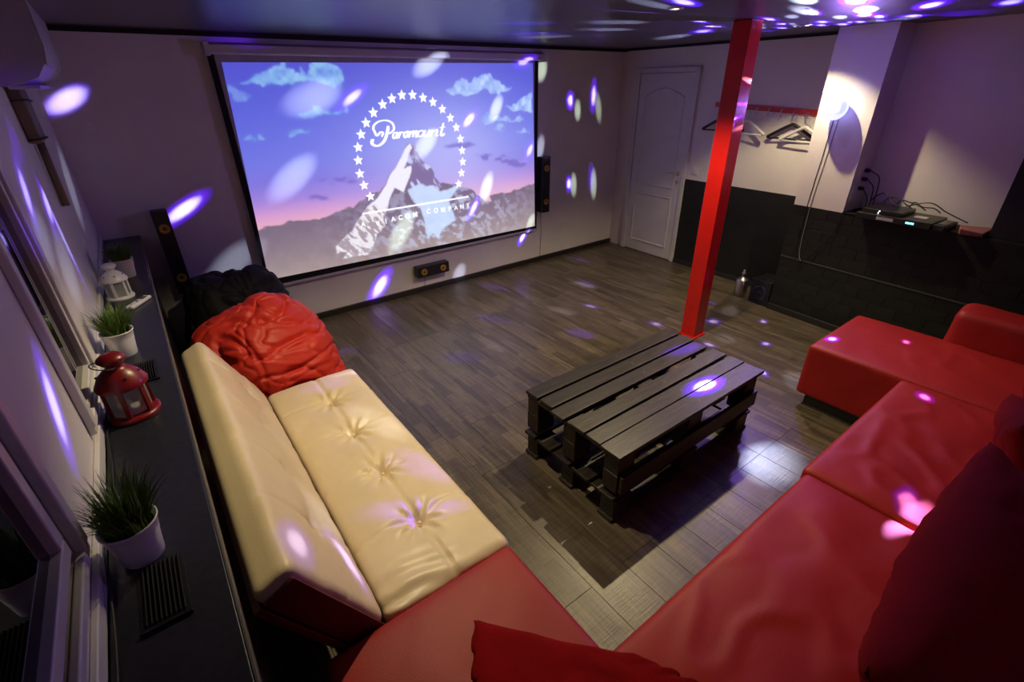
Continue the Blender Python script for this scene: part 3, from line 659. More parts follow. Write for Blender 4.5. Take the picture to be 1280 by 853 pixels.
def blur(A, k=1):
    for _ in range(k):
        B_ = A.copy(); B_[1:-1, :] = (A[:-2, :] + 2 * A[1:-1, :] + A[2:, :]) / 4; A = B_.copy(); A[:, 1:-1] = (B_[:, :-2] + 2 * B_[:, 1:-1] + B_[:, 2:]) / 4
    return A
NX, NZ = 470, 270
U, V = np.meshgrid(np.linspace(0, 1, NX), np.linspace(0, 1, NZ), indexing='ij')   # V=0 top
TL, TR, BR, BL_ = [np.array(q) for q in PIC]
Q = ((1 - U) * (1 - V))[..., None] * TL + (U * (1 - V))[..., None] * TR + (U * V)[..., None] * BR + ((1 - U) * V)[..., None] * BL_
X, Z = Q[..., 0], Q[..., 1]
def C(*c): return np.array(c, float) / 255
stops = [(0, C(62, 72, 200)), (.22, C(78, 94, 214)), (.42, C(100, 112, 222)), (.52, C(118, 112, 216)), (.60, C(154, 126, 214)), (.67, C(206, 150, 204)), (.74, C(236, 176, 186)), (.82, C(242, 194, 176))]
# the horizon lies lower at the left
Vs = V * (1 - .03 * U)
img = np.zeros(X.shape + (3,))
for c in range(3): img[..., c] = np.interp(Vs, [s_[0] for s_ in stops], [s_[1][c] for s_ in stops])
hot = np.exp(-((U - .62) ** 2 / .10 + (V - .45) ** 2 / .14))[..., None]
img = img + hot * (C(216, 218, 255) - img) * .6
def paint(mask, col, a=1.):
    global img
    m = mask[..., None] * a; img = img * (1 - m) + np.asarray(col) * m
nx = (fn(X, Z, 14, 3) - .5); nz_ = (fn(X, Z, 14, 9) - .5)
for poly in DARK:
    m = blur(pip(X + nx * .12, Z + nz_ * .05, poly).astype(float), 3) * (fn(X, Z * 3, 12, 31) > .45)
    paint(blur(m, 2), C(98, 84, 176), .6)
for poly, a in CLOUDS:
    m = blur(pip(X + nx * .09, Z + nz_ * .09, poly).astype(float), 2)
    sh = np.clip(fn(X, Z, 22, 17) * 1.6 - .3, 0, 1)[..., None]
    left = X.mean() and (np.mean([q[0] for q in poly]) < 2.3)
    hi, lo = (C(150, 205, 240), C(90, 140, 220)) if left else (C(205, 232, 255), C(130, 165, 235))
    paint(m, lo + (hi - lo) * sh, a * .92)
wob = pip(X + nx * .05, Z + nz_ * .05, [(.90, MOUNT[0][1])] + MOUNT + [(4.1, MOUNT[-1][1]), (4.1, .30), (.90, .30)])
rid = 1 - np.abs(fn(X + Z * .3, Z - X * .2, 9, 41, 5) - .5) * 5
g1 = C(112, 98, 118) + (C(156, 140, 136) - C(112, 98, 118)) * np.clip((V - .72) / .28, 0, 1)[..., None]
g1 = g1 * (1 + .12 * (fn(X, Z, 16, 51) - .5))[..., None]
cen = np.exp(-((X - 2.75) / .85) ** 2 - ((Z - .75) / .40) ** 2)
g1 = g1 + (C(206, 220, 252) - g1) * (cen * np.clip((fn(X + Z * .7, Z - X * .3, 20, 61, 5) - .47) * 6, 0, 1) * .8)[..., None]
paint(blur(wob.astype(float)), g1)
rg = fn(X * 2.0 + Z * .8, Z * .9, 15, 71, 5)
m = blur(pip(X + nx * .03, Z + nz_ * .03, SHADER).astype(float)); paint(m, C(120, 106, 150) + (C(196, 204, 246) - C(120, 106, 150)) * np.clip((rg - .52) * 7, 0, 1)[..., None])
m = blur(pip(X + nx * .05, Z + nz_ * .05, SNOWC).astype(float), 2); paint(m, C(186, 214, 250) + (C(214, 230, 255) - C(186, 214, 250)) * rg[..., None], .95)
m = blur(pip(X + nx * .03, Z + nz_ * .03, SNOWL).astype(float)); paint(m, C(240, 238, 255))
m = blur(pip(X + nx * .05, Z + nz_ * .05, SNOWLOW).astype(float), 2); k = np.clip((fn(X * 1.6 + Z, Z * .8, 24, 81, 5) - .46) * 8, 0, 1)
paint(m * (1 - k), C(150, 134, 140), .8)
paint(m * k, C(236, 232, 232), .9)
lin = np.where(img <= .04045, img / 12.92, ((np.clip(img, 0, 1) + .055) / 1.055) ** 2.4)
YS = -.0475
co = np.stack([X, np.full_like(X, YS), Z], -1).reshape(-1, 3)
idx = np.arange(NX * NZ).reshape(NX, NZ)
q = np.stack([idx[:-1, :-1], idx[1:, :-1], idx[1:, 1:], idx[:-1, 1:]], -1).reshape(-1, 4)
me = bpy.data.meshes.new('projected_picture'); me.from_pydata([], [], [])
me.vertices.add(len(co)); me.vertices.foreach_set('co', co.ravel())
me.loops.add(q.size); me.loops.foreach_set('vertex_index', q.ravel().astype(np.int32))
me.polygons.add(len(q)); me.polygons.foreach_set('loop_start', np.arange(0, q.size, 4, dtype=np.int32))
me.update(calc_edges=True)
at = me.color_attributes.new('Col', 'FLOAT_COLOR', 'POINT')
at.data.foreach_set('color', np.concatenate([lin.reshape(-1, 3), np.ones((len(co), 1))], 1).ravel().astype(np.float32))
def screen_mat(name, attr, white, st):
    m, nt, b = nmat(name); N = nt.nodes; L = nt.links
    b.inputs['Base Color'].default_value = (.55, .55, .55, 1); b.inputs['Roughness'].default_value = .8
    if attr:
        a = N.new('ShaderNodeVertexColor'); a.layer_name = 'Col'; L.new(a.outputs[0], b.inputs['Emission Color'])
    else: b.inputs['Emission Color'].default_value = white + (1,)
    b.inputs['Emission Strength'].default_value = st; return m
me.materials.append(screen_mat('projected_light', True, None, 1.0))
pic = link('projected_picture', me, scr)
M_text = screen_mat('projected_white', False, (.95, .96, 1.), 1.15)
def star(cx, cz, r):
    m_ = MB(); v = [(cx, YS - .0015, cz)]
    for i in range(10):
        a = PI / 2 + i * PI / 5; rr = r if i % 2 == 0 else r * .45
        v.append((cx + rr * math.cos(a), YS - .0015, cz + rr * math.sin(a)))
    m_.add(v, [(0, 1 + i, 1 + (i + 1) % 10) for i in range(10)]); m_.build('star', M_text, pic)
for i, (cx, cz) in enumerate(STARS): star(cx, cz, .046)
def ribbon(m_, pts, w, y):
    P = crom([(a, 0, b) for a, b in pts], 7); n = len(P); v = []; f = []
    for i, p in enumerate(P):
        d = (P[min(i + 1, n - 1)] - P[max(i - 1, 0)]); d.normalize(); nn = Vector((-d.z, 0, d.x))
        # pen-like stress: thick on the downstrokes
        ww = w * (.42 + .58 * abs(d.z)) * (.75 + .25 * min(1, min(i, n - 1 - i) / 4)) * .62
        for s_ in (-1, 1): v.append((p.x + nn.x * ww * s_, y, p.z + nn.z * ww * s_))
    for i in range(n - 1): f.append((2 * i, 2 * i + 1, 2 * i + 3, 2 * i + 2))
    m_.add(v, f)
tx = MB()
for pts, w in PAR: ribbon(tx, pts, w, YS - .0015)
tx.build('title_lettering', M_text, pic)
(ax, az), (bx, bz) = LINE
MB().add([(ax, YS - .0015, az - .006), (bx, YS - .0015, bz - .006), (bx, YS - .0015, bz + .008), (ax, YS - .0015, az + .008)], [(0, 1, 2, 3)]).build('underline', M_text, pic)
for ch, (cx, cz) in zip('AVIACOMCOMPANY', SUB[:14]):
    cu = bpy.data.curves.new('lettering', 'FONT'); cu.body = ch; cu.size = .064; cu.align_x = 'CENTER'; cu.align_y = 'CENTER'; cu.offset = .001; cu.resolution_u = 3
    to = bpy.data.objects.new('t', cu); me_ = bpy.data.meshes.new_from_object(to); bpy.data.objects.remove(to)
    m_ = MB(Matrix.Translation((cx, YS - .0015, cz)) @ Matrix.Rotation(PI / 2, 4, 'X'))
    m_.add([tuple(v.co) for v in me_.vertices], [tuple(p.vertices) for p in me_.polygons]); m_.build('letter', M_text, pic)

# ------------------------------------------------------------------ speakers
def speaker(name, x0, x1, y0, z0, z1, label, horiz=False):
    t = thing(name, ((x0 + x1) / 2, -.02, z0), label, 'speaker')
    MB().box(x0, x1, y0, -.012, z0, z1).build('cabinet', M_blk, t, bevel=.004)
    cx, cz = (x0 + x1) / 2, (z0 + z1) / 2; L_ = (x1 - x0) if horiz else (z1 - z0)
    for k in (-.30, .30):
        px, pz = (cx + k * L_, cz) if horiz else (cx, cz + k * L_)
        MB().lathe([(.034, y0 + .0005), (.034, y0 - .007), (.028, y0 - .007), (.011, y0 - .002)], (px, 0, pz), 20, 'y', caps=False).build('driver', M_gold, t)
        MB().lathe([(.012, y0 - .0015), (.006, y0 - .006)], (px, 0, pz), 14, 'y').build('dust_cap', M_blk, t)
    MB().lathe([(.014, y0 + .0005), (.012, y0 - .003), (.004, y0 - .001)], (cx, 0, cz), 14, 'y').build('tweeter', M_blk, t)
    MB().box(cx - .02, cx + .02, -.012, 0, cz - .02, cz + .02).build('bracket', M_blk, t)
speaker('wall_speaker', .335, .435, -.12, .54, 1.165, 'tall black speaker with yellow cones left of the screen')
speaker('wall_speaker', 4.00, 4.11, -.11, .61, 1.225, 'tall black speaker with yellow cones right of the screen')
speaker('center_speaker', 2.35, 2.72, -.10, .185, .295, 'low wide black speaker with two yellow cones under the screen', True)
cc = tag(MB().tube(crom([(2.46, -.006, .185), (2.47, -.005, .12), (2.46, -.005, .056)], 6), .003, 6).build('speaker_cable', M_wcable), 'thin grey cable running down from the low centre speaker', 'cable')
cc = tag(MB().tube(crom([(4.06, -.006, .60), (4.075, -.005, .35), (4.06, -.005, .056)], 6), .0025, 6).build('speaker_cable', M_wcable), 'thin grey cable running down from the right-hand wall speaker', 'cable')

# ------------------------------------------------------------------ pallet table
pl = thing('pallet_table', (2.32, -3.02, 0), 'low black coffee table made of stacked wooden pallets', 'table')
X0, X1 = 1.70, 2.94; Yb, Yf = -2.675, -3.372
ZT = .43
pitch = (Yf - Yb + -0.0) / 5.72
def pbox(name, x0, x1, y0, y1, z0, z1, rz=0, bev=.004):
    c = ((x0 + x1) / 2, (y0 + y1) / 2, (z0 + z1) / 2)
    o = MB().box(x0, x1, min(y0, y1), max(y0, y1), z0, z1).build(name, M_pallet, pl, bevel=bev, loc=c, seg=1)
    o.rotation_euler.z = rz; return o
wid = [.10, .098, .098, .098, .098, .125]; ys = [-2.722, -2.838, -2.950, -3.087, -3.200, -3.315]
shift = [.01, .015, -.01, 0, 0, -.005]
for y, w, sh in zip(ys, wid, shift):
    pbox('top_slat', X0 + sh, X1 + sh + .01, y - w / 2, y + w / 2, ZT - .022, ZT, random.uniform(-.006, .006))
for xc in (X0 + .075, (X0 + X1) / 2, X1 - .07):
    pbox('stringer', xc - .06, xc + .06, Yf + .01, Yb - .005, ZT - .044, ZT - .0225)
    for yc in (Yf + .06, (Yb + Yf) / 2, Yb - .055):
        pbox('block', xc - .06, xc + .06, yc - .045, yc + .045, ZT - .135, ZT - .0445)
        pbox('block', xc - .062, xc + .062, yc - .047, yc + .047, ZT - .245, ZT - .1355)
        pbox('block', xc - .06, xc + .06, yc - .045, yc + .045, .023, .12)
    pbox('stringer', xc - .062, xc + .062, Yf + .005, Yb, .1205, .142)
for y in (-2.72, -2.86, -3.0, -3.15, -3.31):
    pbox('lower_slat', X0 - .005, X1 + .005, y - .045, y + .045, .1425, .1645, random.uniform(-.008, .008))
for y in (Yf + .06, (Yb + Yf) / 2, Yb - .055):
    pbox('bottom_board', X0, X1, y - .05, y + .05, 0.001, .0225)
pbox('side_board', X0 + .02, X1 - .02, Yf - .012, Yf + .01, .20, .30)

# ------------------------------------------------------------------ cream sofa
sf = thing('cream_sofa', (.75, -2.6, 0), 'cream leatherette click-clack sofa bed with button tufts by the window ledge', 'sofa')
TUFT = [(.810, -2.10), (.812, -2.43), (.812, -2.775), (.815, -3.12)]
def seat_disp(p, n):
    if n.z < .3: return Vector((0, 0, 0))
    dz = 0.
    ex = min((p.x - .545) , (1.045 - p.x)); ey = min(p.y + 3.46, -1.80 - p.y)
    dz += .022 * (1 - math.exp(-max(0, ex) / .09)) * (1 - math.exp(-max(0, ey) / .09))
    for tx_, ty in TUFT:
        dx, dy = p.x - tx_, p.y - ty; d = math.hypot(dx, dy)
        a = math.atan2(dy, dx)
        dz -= .036 * math.exp(-(d / .026) ** 2) + .018 * math.exp(-(d / .10) ** 2)
        dz += .009 * math.sin(a * 9 + ty * 7) * math.exp(-((d - .055) / .045) ** 2)
    # centre seam and cross seams
    dz -= .009 * math.exp(-((p.x - .812) / .008) ** 2)
    for ys_ in (-2.10, -2.43, -2.775, -3.12): dz -= .007 * math.exp(-((p.y - ys_ - .03 * math.sin((p.x - .5) * 5)) / .010) ** 2)
    # creases at the near end
    k = smooth(-3.2, -3.42, p.y)
    dz += k * .008 * math.sin(p.y * 90 + p.x * 22 + 3 * fbm(p, 4)) * smooth(.95, .6, p.x)
    dz += .006 * fbm(p, 5)
    return Vector((0, 0, dz))
bmobj('seat', rbox(.545, 1.045, -3.425, -1.80, .30, .425, .035, 150, disp=seat_disp), M_cream, sf)
MB().box(.56, 1.03, -3.42, -1.82, .10, .298).build('seat_base', M_maroon, sf, bevel=.01)
# backrest, leaning back
p0 = Vector((.535, 0, .447)); p1 = Vector((.337, 0, .845)); up_ = (p1 - p0); Lb = up_.length; up_.normalize(); nb_ = Vector((up_.z, 0, -up_.x))
TB = Matrix(((up_.x, 0, nb_.x, p0.x), (0, 1, 0, 0), (up_.z, 0, nb_.z, p0.z), (0, 0, 0, 1)))
BT = [-2.03, -2.38, -2.73, -3.08]
def back_disp(p, n):
    dz = 0.
    if n.z > .3:
        ex = min(p.x + .03, Lb - p.x); ey = min(p.y + 3.44, -1.80 - p.y)
        dz += .018 * (1 - math.exp(-max(0, ex) / .08)) * (1 - math.exp(-max(0, ey) / .08))
        for ty in BT:
            d = math.hypot(p.x - .17, p.y - ty); a = math.atan2(p.y - ty, p.x - .17)
            dz -= .036 * math.exp(-(d / .028) ** 2) + .02 * math.exp(-(d / .08) ** 2)
            dz += .004 * math.sin(a * 8 + ty * 5) * math.exp(-((d - .05) / .04) ** 2)
            dz -= .007 * math.exp(-((p.y - ty) / .010) ** 2)
        dz -= .004 * math.exp(-((p.x - .17) / .006) ** 2)
        dz += .005 * fbm(p, 5)
    if n.x > .6: dz -= 0
    return Vector((0, 0, dz))
bmobj('backrest', rbox(-.03, Lb, -3.418, -1.80, -.115, 0.0, .028, 110, T=TB, disp=back_disp), M_cream, sf)
MB(TB).box(-.035, Lb - .03, -3.428, -3.419, -.105, -.012).build('backrest_side', M_maroon, sf, bevel=.003)
MB(TB).box(-.035, Lb - .03, -3.43, -1.83, -.135, -.112).build('backrest_rear', M_maroon, sf, bevel=.004)
for y in (-3.3, -2.0):
    for x_ in (.62, .97): MB().lathe([(.02, 0), (.024, .10)], (x_, y, 0), 14).build('leg', M_blk, sf)
for tx_, ty in TUFT: MB().lathe([(.009, .405), (.008, .410), (.003, .413)], (tx_, ty, 0), 12).build('button', M_cream, sf)

# ------------------------------------------------------------------ red sectional sofa
rs = thing('sectional_sofa', (2.3, -4.3, 0), 'large red leatherette corner sofa wrapping around the near end of the room', 'sofa')
def red_disp(x0, x1, y0, y1, seed, amp=.008, fold=1.0, fx=0, fy=0, fr=.4):
    def f(p, n):
        if n.z < .2: return n * (.002 * fbm(p, 6))
        ex = min(p.x - x0, x1 - p.x); ey = min(p.y - y0, y1 - p.y)
        e = (1 - math.exp(-max(0, ex) / .05)) * (1 - math.exp(-max(0, ey) / .05))
        q = Vector((p.x * 2.2 + p.y * 1.3 + seed, p.y * 3.2 - p.x * 1.2, seed * .7))
        r = noise.noise(q * 1.6); rd = 1 - abs(noise.noise(q * 1.9 + Vector((7, 3, 1)))) * 3
        fall = math.exp(-(((p.x - fx) ** 2 + (p.y - fy) ** 2) / fr ** 2)) if fx else 1
        return Vector((0, 0, e * (.012 + amp * r + fold * .0065 * max(0, rd) * fall)))
    return f
def seat(x0, x1, y0, y1, seed, name='seat_cushion', zb=.27, **kw):
    return bmobj(name, rbox(x0, x1, y0, y1, zb, .440, .022, 70, disp=red_disp(x0, x1, y0, y1, seed, **kw)), M_redfab, rs)
seat(.335, 1.022, -4.75, -3.430, 1.3, 'chaise_cushion', amp=.004, fold=.35)
seat(1.030, 2.262, -4.75, -3.925, 4.1, amp=.010, fold=1.5, fx=1.6, fy=-4.2, fr=.6)
seat(2.270, 3.440, -4.75, -3.905, 7.7, amp=.012, fold=1.7, fx=2.7, fy=-4.15, fr=.6)
seat(3.448, 4.20, -4.75, -3.400, 11.2, 'chaise_cushion', zb=.085, amp=.006, fold=1.3, fx=3.9, fy=-3.95, fr=.3)
MB().box(.345, 1.015, -4.74, -3.44, .08, .268).build('base', M_redfab, rs, bevel=.012)
MB().box(1.02, 3.45, -4.74, -3.935, .08, .268).build('base', M_redfab, rs, bevel=.012)
MB().box(3.50, 4.15, -3.9, -3.45, .0, .074).build('plinth', M_blk, rs)
MB().box(.40, 3.5, -4.7, -3.99, .0, .078).build('plinth', M_blk, rs)
bmobj('side_back', rbox(4.16, 4.42, -4.95, -3.90, .10, .660, .05, 24, disp=lambda p, n: n * (.008 * fbm(p, 4))), M_redfab, rs)
bmobj('back_frame', rbox(.34, 4.15, -4.97, -4.765, .10, .80, .05, 40, disp=lambda p, n: n * (.008 * fbm(p, 4))), M_redfab, rs)

def cushion(name, c, s_, rot, m, label, seed, cat='cushion', group='cushions on the red sofa', n=44, wr=.012):
    T = Matrix.Translation(c) @ rot.to_matrix().to_4x4()
    bm = bmesh.new(); N_ = n; grid = {}
    for sgn in (1, -1):
        for i in range(N_ + 1):
            for j in range(N_ + 1):
                a, b = -1 + 2 * i / N_, -1 + 2 * j / N_
                edge = (i in (0, N_)) or (j in (0, N_))
                k = (i, j, 0 if edge else sgn)
                if k in grid: continue
                th = ((1 - a * a) * (1 - b * b)) ** .38
                pin = 1 - .07 * (1 - abs(a)) ** .5 * 0
                x_ = a * (1 - .06 * (1 - b * b)) ; y_ = b * (1 - .06 * (1 - a * a))
                w_ = wr * fbm((a * 1.5 + seed, b * 1.5, sgn), 1.4, 3) + wr * .7 * max(0, 1 - abs(noise.noise(Vector((a * 2 + seed, b * 3, sgn * 3)))) * 4)
                grid[k] = bm.verts.new(T @ Vector((x_ * s_[0] / 2, y_ * s_[1] / 2, sgn * th * s_[2] / 2 * (1 if not edge else 0) + (w_ * th))))
        for i in range(N_):
            for j in range(N_):
                q_ = []
                for (di, dj) in ((0, 0), (1, 0), (1, 1), (0, 1)):
                    ii, jj = i + di, j + dj; e_ = (ii in (0, N_)) or (jj in (0, N_)); q_.append(grid[(ii, jj, 0 if e_ else sgn)])
                f = bm.faces.new(q_ if sgn > 0 else q_[::-1]); f.smooth = True
    o = bmobj(name, bm, m, loc=tuple(c)); tag(o, label, cat, group); return o
from mathutils import Euler
cushion('back_cushion', (1.76, -4.53, .675), (1.12, .48, .30), Euler((math.radians(55), 0, math.radians(2))), M_redcush, 'biggest dark red back cushion leaning on the sofa, nearest the camera', 2.1, wr=.035)
cushion('throw_pillow', (2.60, -4.50, .69), (.50, .44, .20), Euler((math.radians(60), math.radians(14), math.radians(10))), M_redcush, 'red throw pillow with a light edge behind the biggest back cushion', 5.3)
cushion('throw_pillow', (3.30, -4.50, .69), (.62, .46, .22), Euler((math.radians(64), math.radians(-6), math.radians(-4))), M_redcush, 'dark red pillow leaning in the far corner of the red sofa', 8.3)

# blanket on the chaise
def blanket():
    bm = bmesh.new(); NU, NV = 70, 60
    A, B_, Cc, D_ = Vector((.752, -3.612, 0)), Vector((1.065, -3.985, 0)), Vector((1.30, -4.42, 0)), Vector((.50, -4.40, 0))
    E = Vector((.62, -3.74, 0))
    g = []
    for i in range(NU + 1):
        row = []
        for j in range(NV + 1):
            u, v = i / NU, j / NV
            top = A.lerp(B_, u); bot = D_.lerp(Cc, u); p = top.lerp(bot, v)
            p.x -= .05 * math.sin(PI * min(1, v * 2.2)) * (1 - u) ** 3
            edge = min(u, 1 - u, v * 1.2) ; lift = .035 * (1 - math.exp(-edge / .03))
            ruf = .010 * math.sin(v * 70 + 2 * fbm((u * 2, v * 3, 0), 2)) * math.exp(-u / .05) + .012 * math.sin(v * 60) * math.exp(-(1 - u) / .06) * smooth(.1, .3, v)
            z = .452 + lift + ruf * .5 + .012 * max(0, 1 - 4 * abs(noise.noise(Vector((u * 1.5 + v, v * 2.2 - u, 3.3))))) + .008 * fbm((u, v, 1), 3)
            p.x += ruf * .8
            row.append(bm.verts.new((p.x, p.y, z)))
        g.append(row)
    for i in range(NU):
        for j in range(NV): bm.faces.new((g[i][j], g[i][j + 1], g[i + 1][j + 1], g[i + 1][j])).smooth = True
    o = bmobj('blanket', bm, M_fleece); s_ = o.modifiers.new('solid', 'SOLIDIFY'); s_.thickness = .014; s_.offset = -1
    return tag(o, 'folded dark red fleece blanket lying on the red chaise', 'blanket')
blanket()

# ------------------------------------------------------------------ bean bags
def beanbag(name, c, R_, m, label, seed, bumps, folds):
    bm = bmesh.new(); NU, NV = 200, 120; g = []
    for j in range(NV + 1):
        row = []; ph = PI * j / NV
        for i in range(NU):
            th = 2 * PI * i / NU
            d = Vector((math.sin(ph) * math.cos(th), math.sin(ph) * math.sin(th), math.cos(ph)))
            r = 1 + .10 * noise.noise(d * 1.3 + Vector((seed, 0, 0)))
            for bd, amp, wd in bumps:
                b_ = Vector(bd).normalized(); r += amp * math.exp(-((1 - d.dot(b_)) / wd))
            q_ = d + Vector((seed, seed * .3, 0))
            for (st, fq, fa, fw) in folds:
                w_ = Vector((q_.x * st[0], q_.y * st[1], q_.z * st[2])) * fq
                w_ = w_ + Vector((noise.noise(q_ * 1.1), noise.noise(q_ * 1.1 + Vector((4, 4, 4))), 0)) * .9
                r -= fa * math.exp(-(noise.noise(w_) / fw) ** 2) * (.4 + .6 * noise.noise(q_ * 1.4 + Vector((9, 2, 1))) + .3)
            r += .014 * (1 - min(1, abs(noise.noise(Vector((q_.x * 1.2, q_.y * 1.2, q_.z * 7 + q_.x * 2)))) * 4)) * smooth(.35, -.3, -d.z)
            p = Vector((d.x * R_[0] * r, d.y * R_[1] * r, d.z * R_[2] * r))
            if p.z < -R_[2] * .62: p.z = -R_[2] * .62 + (p.z + R_[2] * .62) * .08
            row.append(p + Vector(c)); 
        g.append(row)
    V_ = [[bm.verts.new(p) for p in row] for row in g[1:-1]]
    a = bm.verts.new(sum(g[0], Vector()) / NU); b = bm.verts.new(sum(g[-1], Vector()) / NU)
    for j in range(len(V_) - 1):
        for i in range(NU): bm.faces.new((V_[j][i], V_[j + 1][i], V_[j + 1][(i + 1) % NU], V_[j][(i + 1) % NU]))
    for i in range(NU): bm.faces.new((a, V_[0][i], V_[0][(i + 1) % NU])); bm.faces.new((b, V_[-1][(i + 1) % NU], V_[-1][i]))
    for f in bm.faces: f.smooth = True
    zmin = min(v.co.z for v in bm.verts); bmesh.ops.translate(bm, verts=bm.verts, vec=(0, 0, .003 - zmin))
    return tag(bmobj(name, bm, m, loc=(c[0], c[1], 0)), label, 'bean bag')
beanbag('bean_bag', (.70, -1.24, .36), (.41, .43, .46), M_redbag, 'crumpled red bean bag at the far end of the cream sofa', 3.1,
        [((-.8, .2, .6), .12, .08), ((.8, -.5, -.6), .16, .10), ((.3, 0, 1), .05, .1)], [((.5, .5, 2.6), 1.3, .07, .08), ((1.0, 1.0, 2.4), 2.3, .036, .07), ((.8, 2.2, 1), 1.1, .05, .06)])
beanbag('bean_bag', (.67, -.46, .40), (.40, .34, .47), M_blackbag, 'black bean bag slumped in the corner behind the red one', 9.4,
        [((-.1, -.1, 1), -.12, .025), ((-.55, -.1, .8), .10, .05), ((.5, -.1, .8), .08, .07)], [((1, 1, 2.0), 1.4, .08, .1), ((2, 1, 1), 2.2, .04, .1)])

# ------------------------------------------------------------------ window ledge
lg = thing('window_ledge', (.11, -2.4, 0), 'long black window ledge cabinet with vents running under the windows', 'ledge')
MB().box(.015, .222, -4.9, -.012, .965, 1.0).build('top_board', M_ledge, lg, bevel=.003)
MB().box(.02, .205, -4.9, -.012, .0, .964).build('front_panel', M_blk, lg)
MB().box(.2225, .228, -4.9, -.012, .955, .998).build('edge_strip', M_ledgeedge, lg, bevel=.001)
def vent(x0, x1, y0, y1, n):
    v = MB().box(x0 - .006, x1 + .006, y0 - .008, y1 + .008, 1.0, 1.0025).build('vent_grille', M_blk, lg)
    for k in range(n):
        xx = x0 + (x1 - x0) * (k + .5) / n
        MB(Matrix.Translation((xx, 0, 1.006)) @ Matrix.Rotation(.5, 4, 'Y')).box(-.0012, .0012, y0, y1, -.004, .004).build('slat', M_vent, v)
    MB().box(x0 - .008, x1 + .008, y0 - .014, y0 - .008, 1.0, 1.008).build('rim', M_blk, v)
vent(.072, .145, -3.535, -3.375, 9)
vent(.10, .168, -2.44, -2.28, 9)

# ------------------------------------------------------------------ plants
def plant(c, label, seed, hgt=.13, nb=420, s=1.0, lean=(0, 0)):
    rnd = random.Random(seed)
    t = thing('potted_grass', c, label, 'plant', 'potted grass plants on the window ledge')
    x, y, z = c
    p = MB(); pr_ = [(.0385, 0), (.040, .002), (.046, .055), (.0465, .058), (.0475, .061), (.0480, .066), (.0525, .098), (.0555, .100), (.0555, .104), (.053, .104), (.050, .098), (.045, .090)]
    p.lathe([(a * s, z + b * s) for a, b in pr_], (x, y, 0), 36, caps=False); p.lathe([(.0385 * s, z), (.001, z + .0005)], (x, y, 0), 36, caps=False)
    p.build('pot', M_pot, t)
    MB().lathe([(.047 * s, z + .088 * s), (.001, z + .092 * s)], (x, y, 0), 24, caps=False).build('soil', M_soil, t)
    g = MB()
    for k in range(nb):
        a = rnd.uniform(0, 2 * PI); r0 = .040 * s * math.sqrt(rnd.random()); L_ = hgt * rnd.uniform(.6, 1.1) * s; ln = rnd.uniform(.05, .65) * (.35 + r0 / (.04 * s))
        bx, by = x + r0 * math.cos(a), y + r0 * math.sin(a); a2 = a + rnd.uniform(-.9, .9)
        w = rnd.uniform(.0016, .0030) * s; px, py = -math.sin(a2 + .6) * w, math.cos(a2 + .6) * w; v = []
        for q_ in range(5):
            u = q_ / 4; ox = math.cos(a2) * L_ * ln * u ** 1.7 + lean[0] * u * u; oy = math.sin(a2) * L_ * ln * u ** 1.7 + lean[1] * u * u; zz = z + .088 * s + L_ * u * (1 - .22 * ln * u); ww = (1 - u ** 1.6)
            v += [(bx + ox - px * ww, by + oy - py * ww, zz), (bx + ox + px * ww, by + oy + py * ww, zz)]
        g.add(v, [(0, 1, 3, 2), (2, 3, 5, 4), (4, 5, 7, 6), (6, 7, 9, 8)], True)
    o = g.build('grass_blades', M_grass, t); o['kind'] = 'stuff'
plant((.082, -3.325, 1.0), 'bushy green grass in a white metal pot, nearest on the ledge', 1, .13)
plant((.083, -2.145, 1.0), 'green grass in a white metal pot between the red and white lanterns', 2, .12)
plant((.125, -1.035, 1.0), 'green grass in a white metal pot, farthest on the ledge', 3, .11)

# ------------------------------------------------------------------ lanterns
def lantern(c, s, m, label, rz=0):
    x, y, z = c; t = thing('lantern', c, label, 'lantern', None)
    MB().lathe([(.066 * s, z), (.068 * s, z + .004 * s), (.068 * s, z + .012 * s), (.060 * s, z + .016 * s), (.001, z + .017 * s)], (x, y, 0), 36, caps=False).build('base', m, t)
    cg = t
    for k in range(6):
        a = rz + k * PI / 3; bx, by = x + .054 * s * math.cos(a), y + .054 * s * math.sin(a)
        MB(Matrix.Translation((bx, by, z)) @ Matrix.Rotation(a, 4, 'Z')).box(-.004 * s, .004 * s, -.006 * s, .006 * s, .015 * s, .108 * s).build('post', m, t)
        a2 = a + PI / 3; v = [(x + .053 * s * math.cos(q_), y + .053 * s * math.sin(q_), zz) for q_ in (a, a2) for zz in (z + .017 * s, z + .106 * s)]
        MB().add(v, [(0, 1, 3, 2)]).build('pane', M_langlass, t)
    MB().lathe([(.064 * s, z + .105 * s), (.065 * s, z + .112 * s), (.061 * s, z + .120 * s), (.050 * s, z + .140 * s), (.030 * s, z + .158 * s), (.022 * s, z + .162 * s), (.020 * s, z + .172 * s), (.026 * s, z + .176 * s), (.036 * s, z + .188 * s), (.034 * s, z + .194 * s), (.022 * s, z + .204 * s), (.001, z + .207 * s)], (x, y, 0), 36, caps=False).build('roof', m, t)
    for k in range(6):
        a = rz + PI / 6 + k * PI / 3
        MB().lathe([(.0035 * s, -.002), (.0035 * s, .002)], (x + .0505 * s * math.cos(a), y + .0505 * s * math.sin(a), z + .140 * s), 8).build('vent_hole', M_dark, t)
    MB().lathe([(.019 * s, z + .018 * s), (.019 * s, z + .034 * s), (.016 * s, z + .034 * s)], (x, y, 0), 18).build('candle', M_candle, t)
    hp = [(x + .028 * s * math.cos(q_) - .02 * s, y + .028 * s * math.sin(q_) - .02 * s, z + .182 * s - .010 * s * math.cos(q_)) for q_ in [i * 2 * PI / 18 for i in range(19)]]
    MB().tube(hp, .0016 * s, 6).build('wire_handle', M_steel if m is M_pot else M_blk, t)
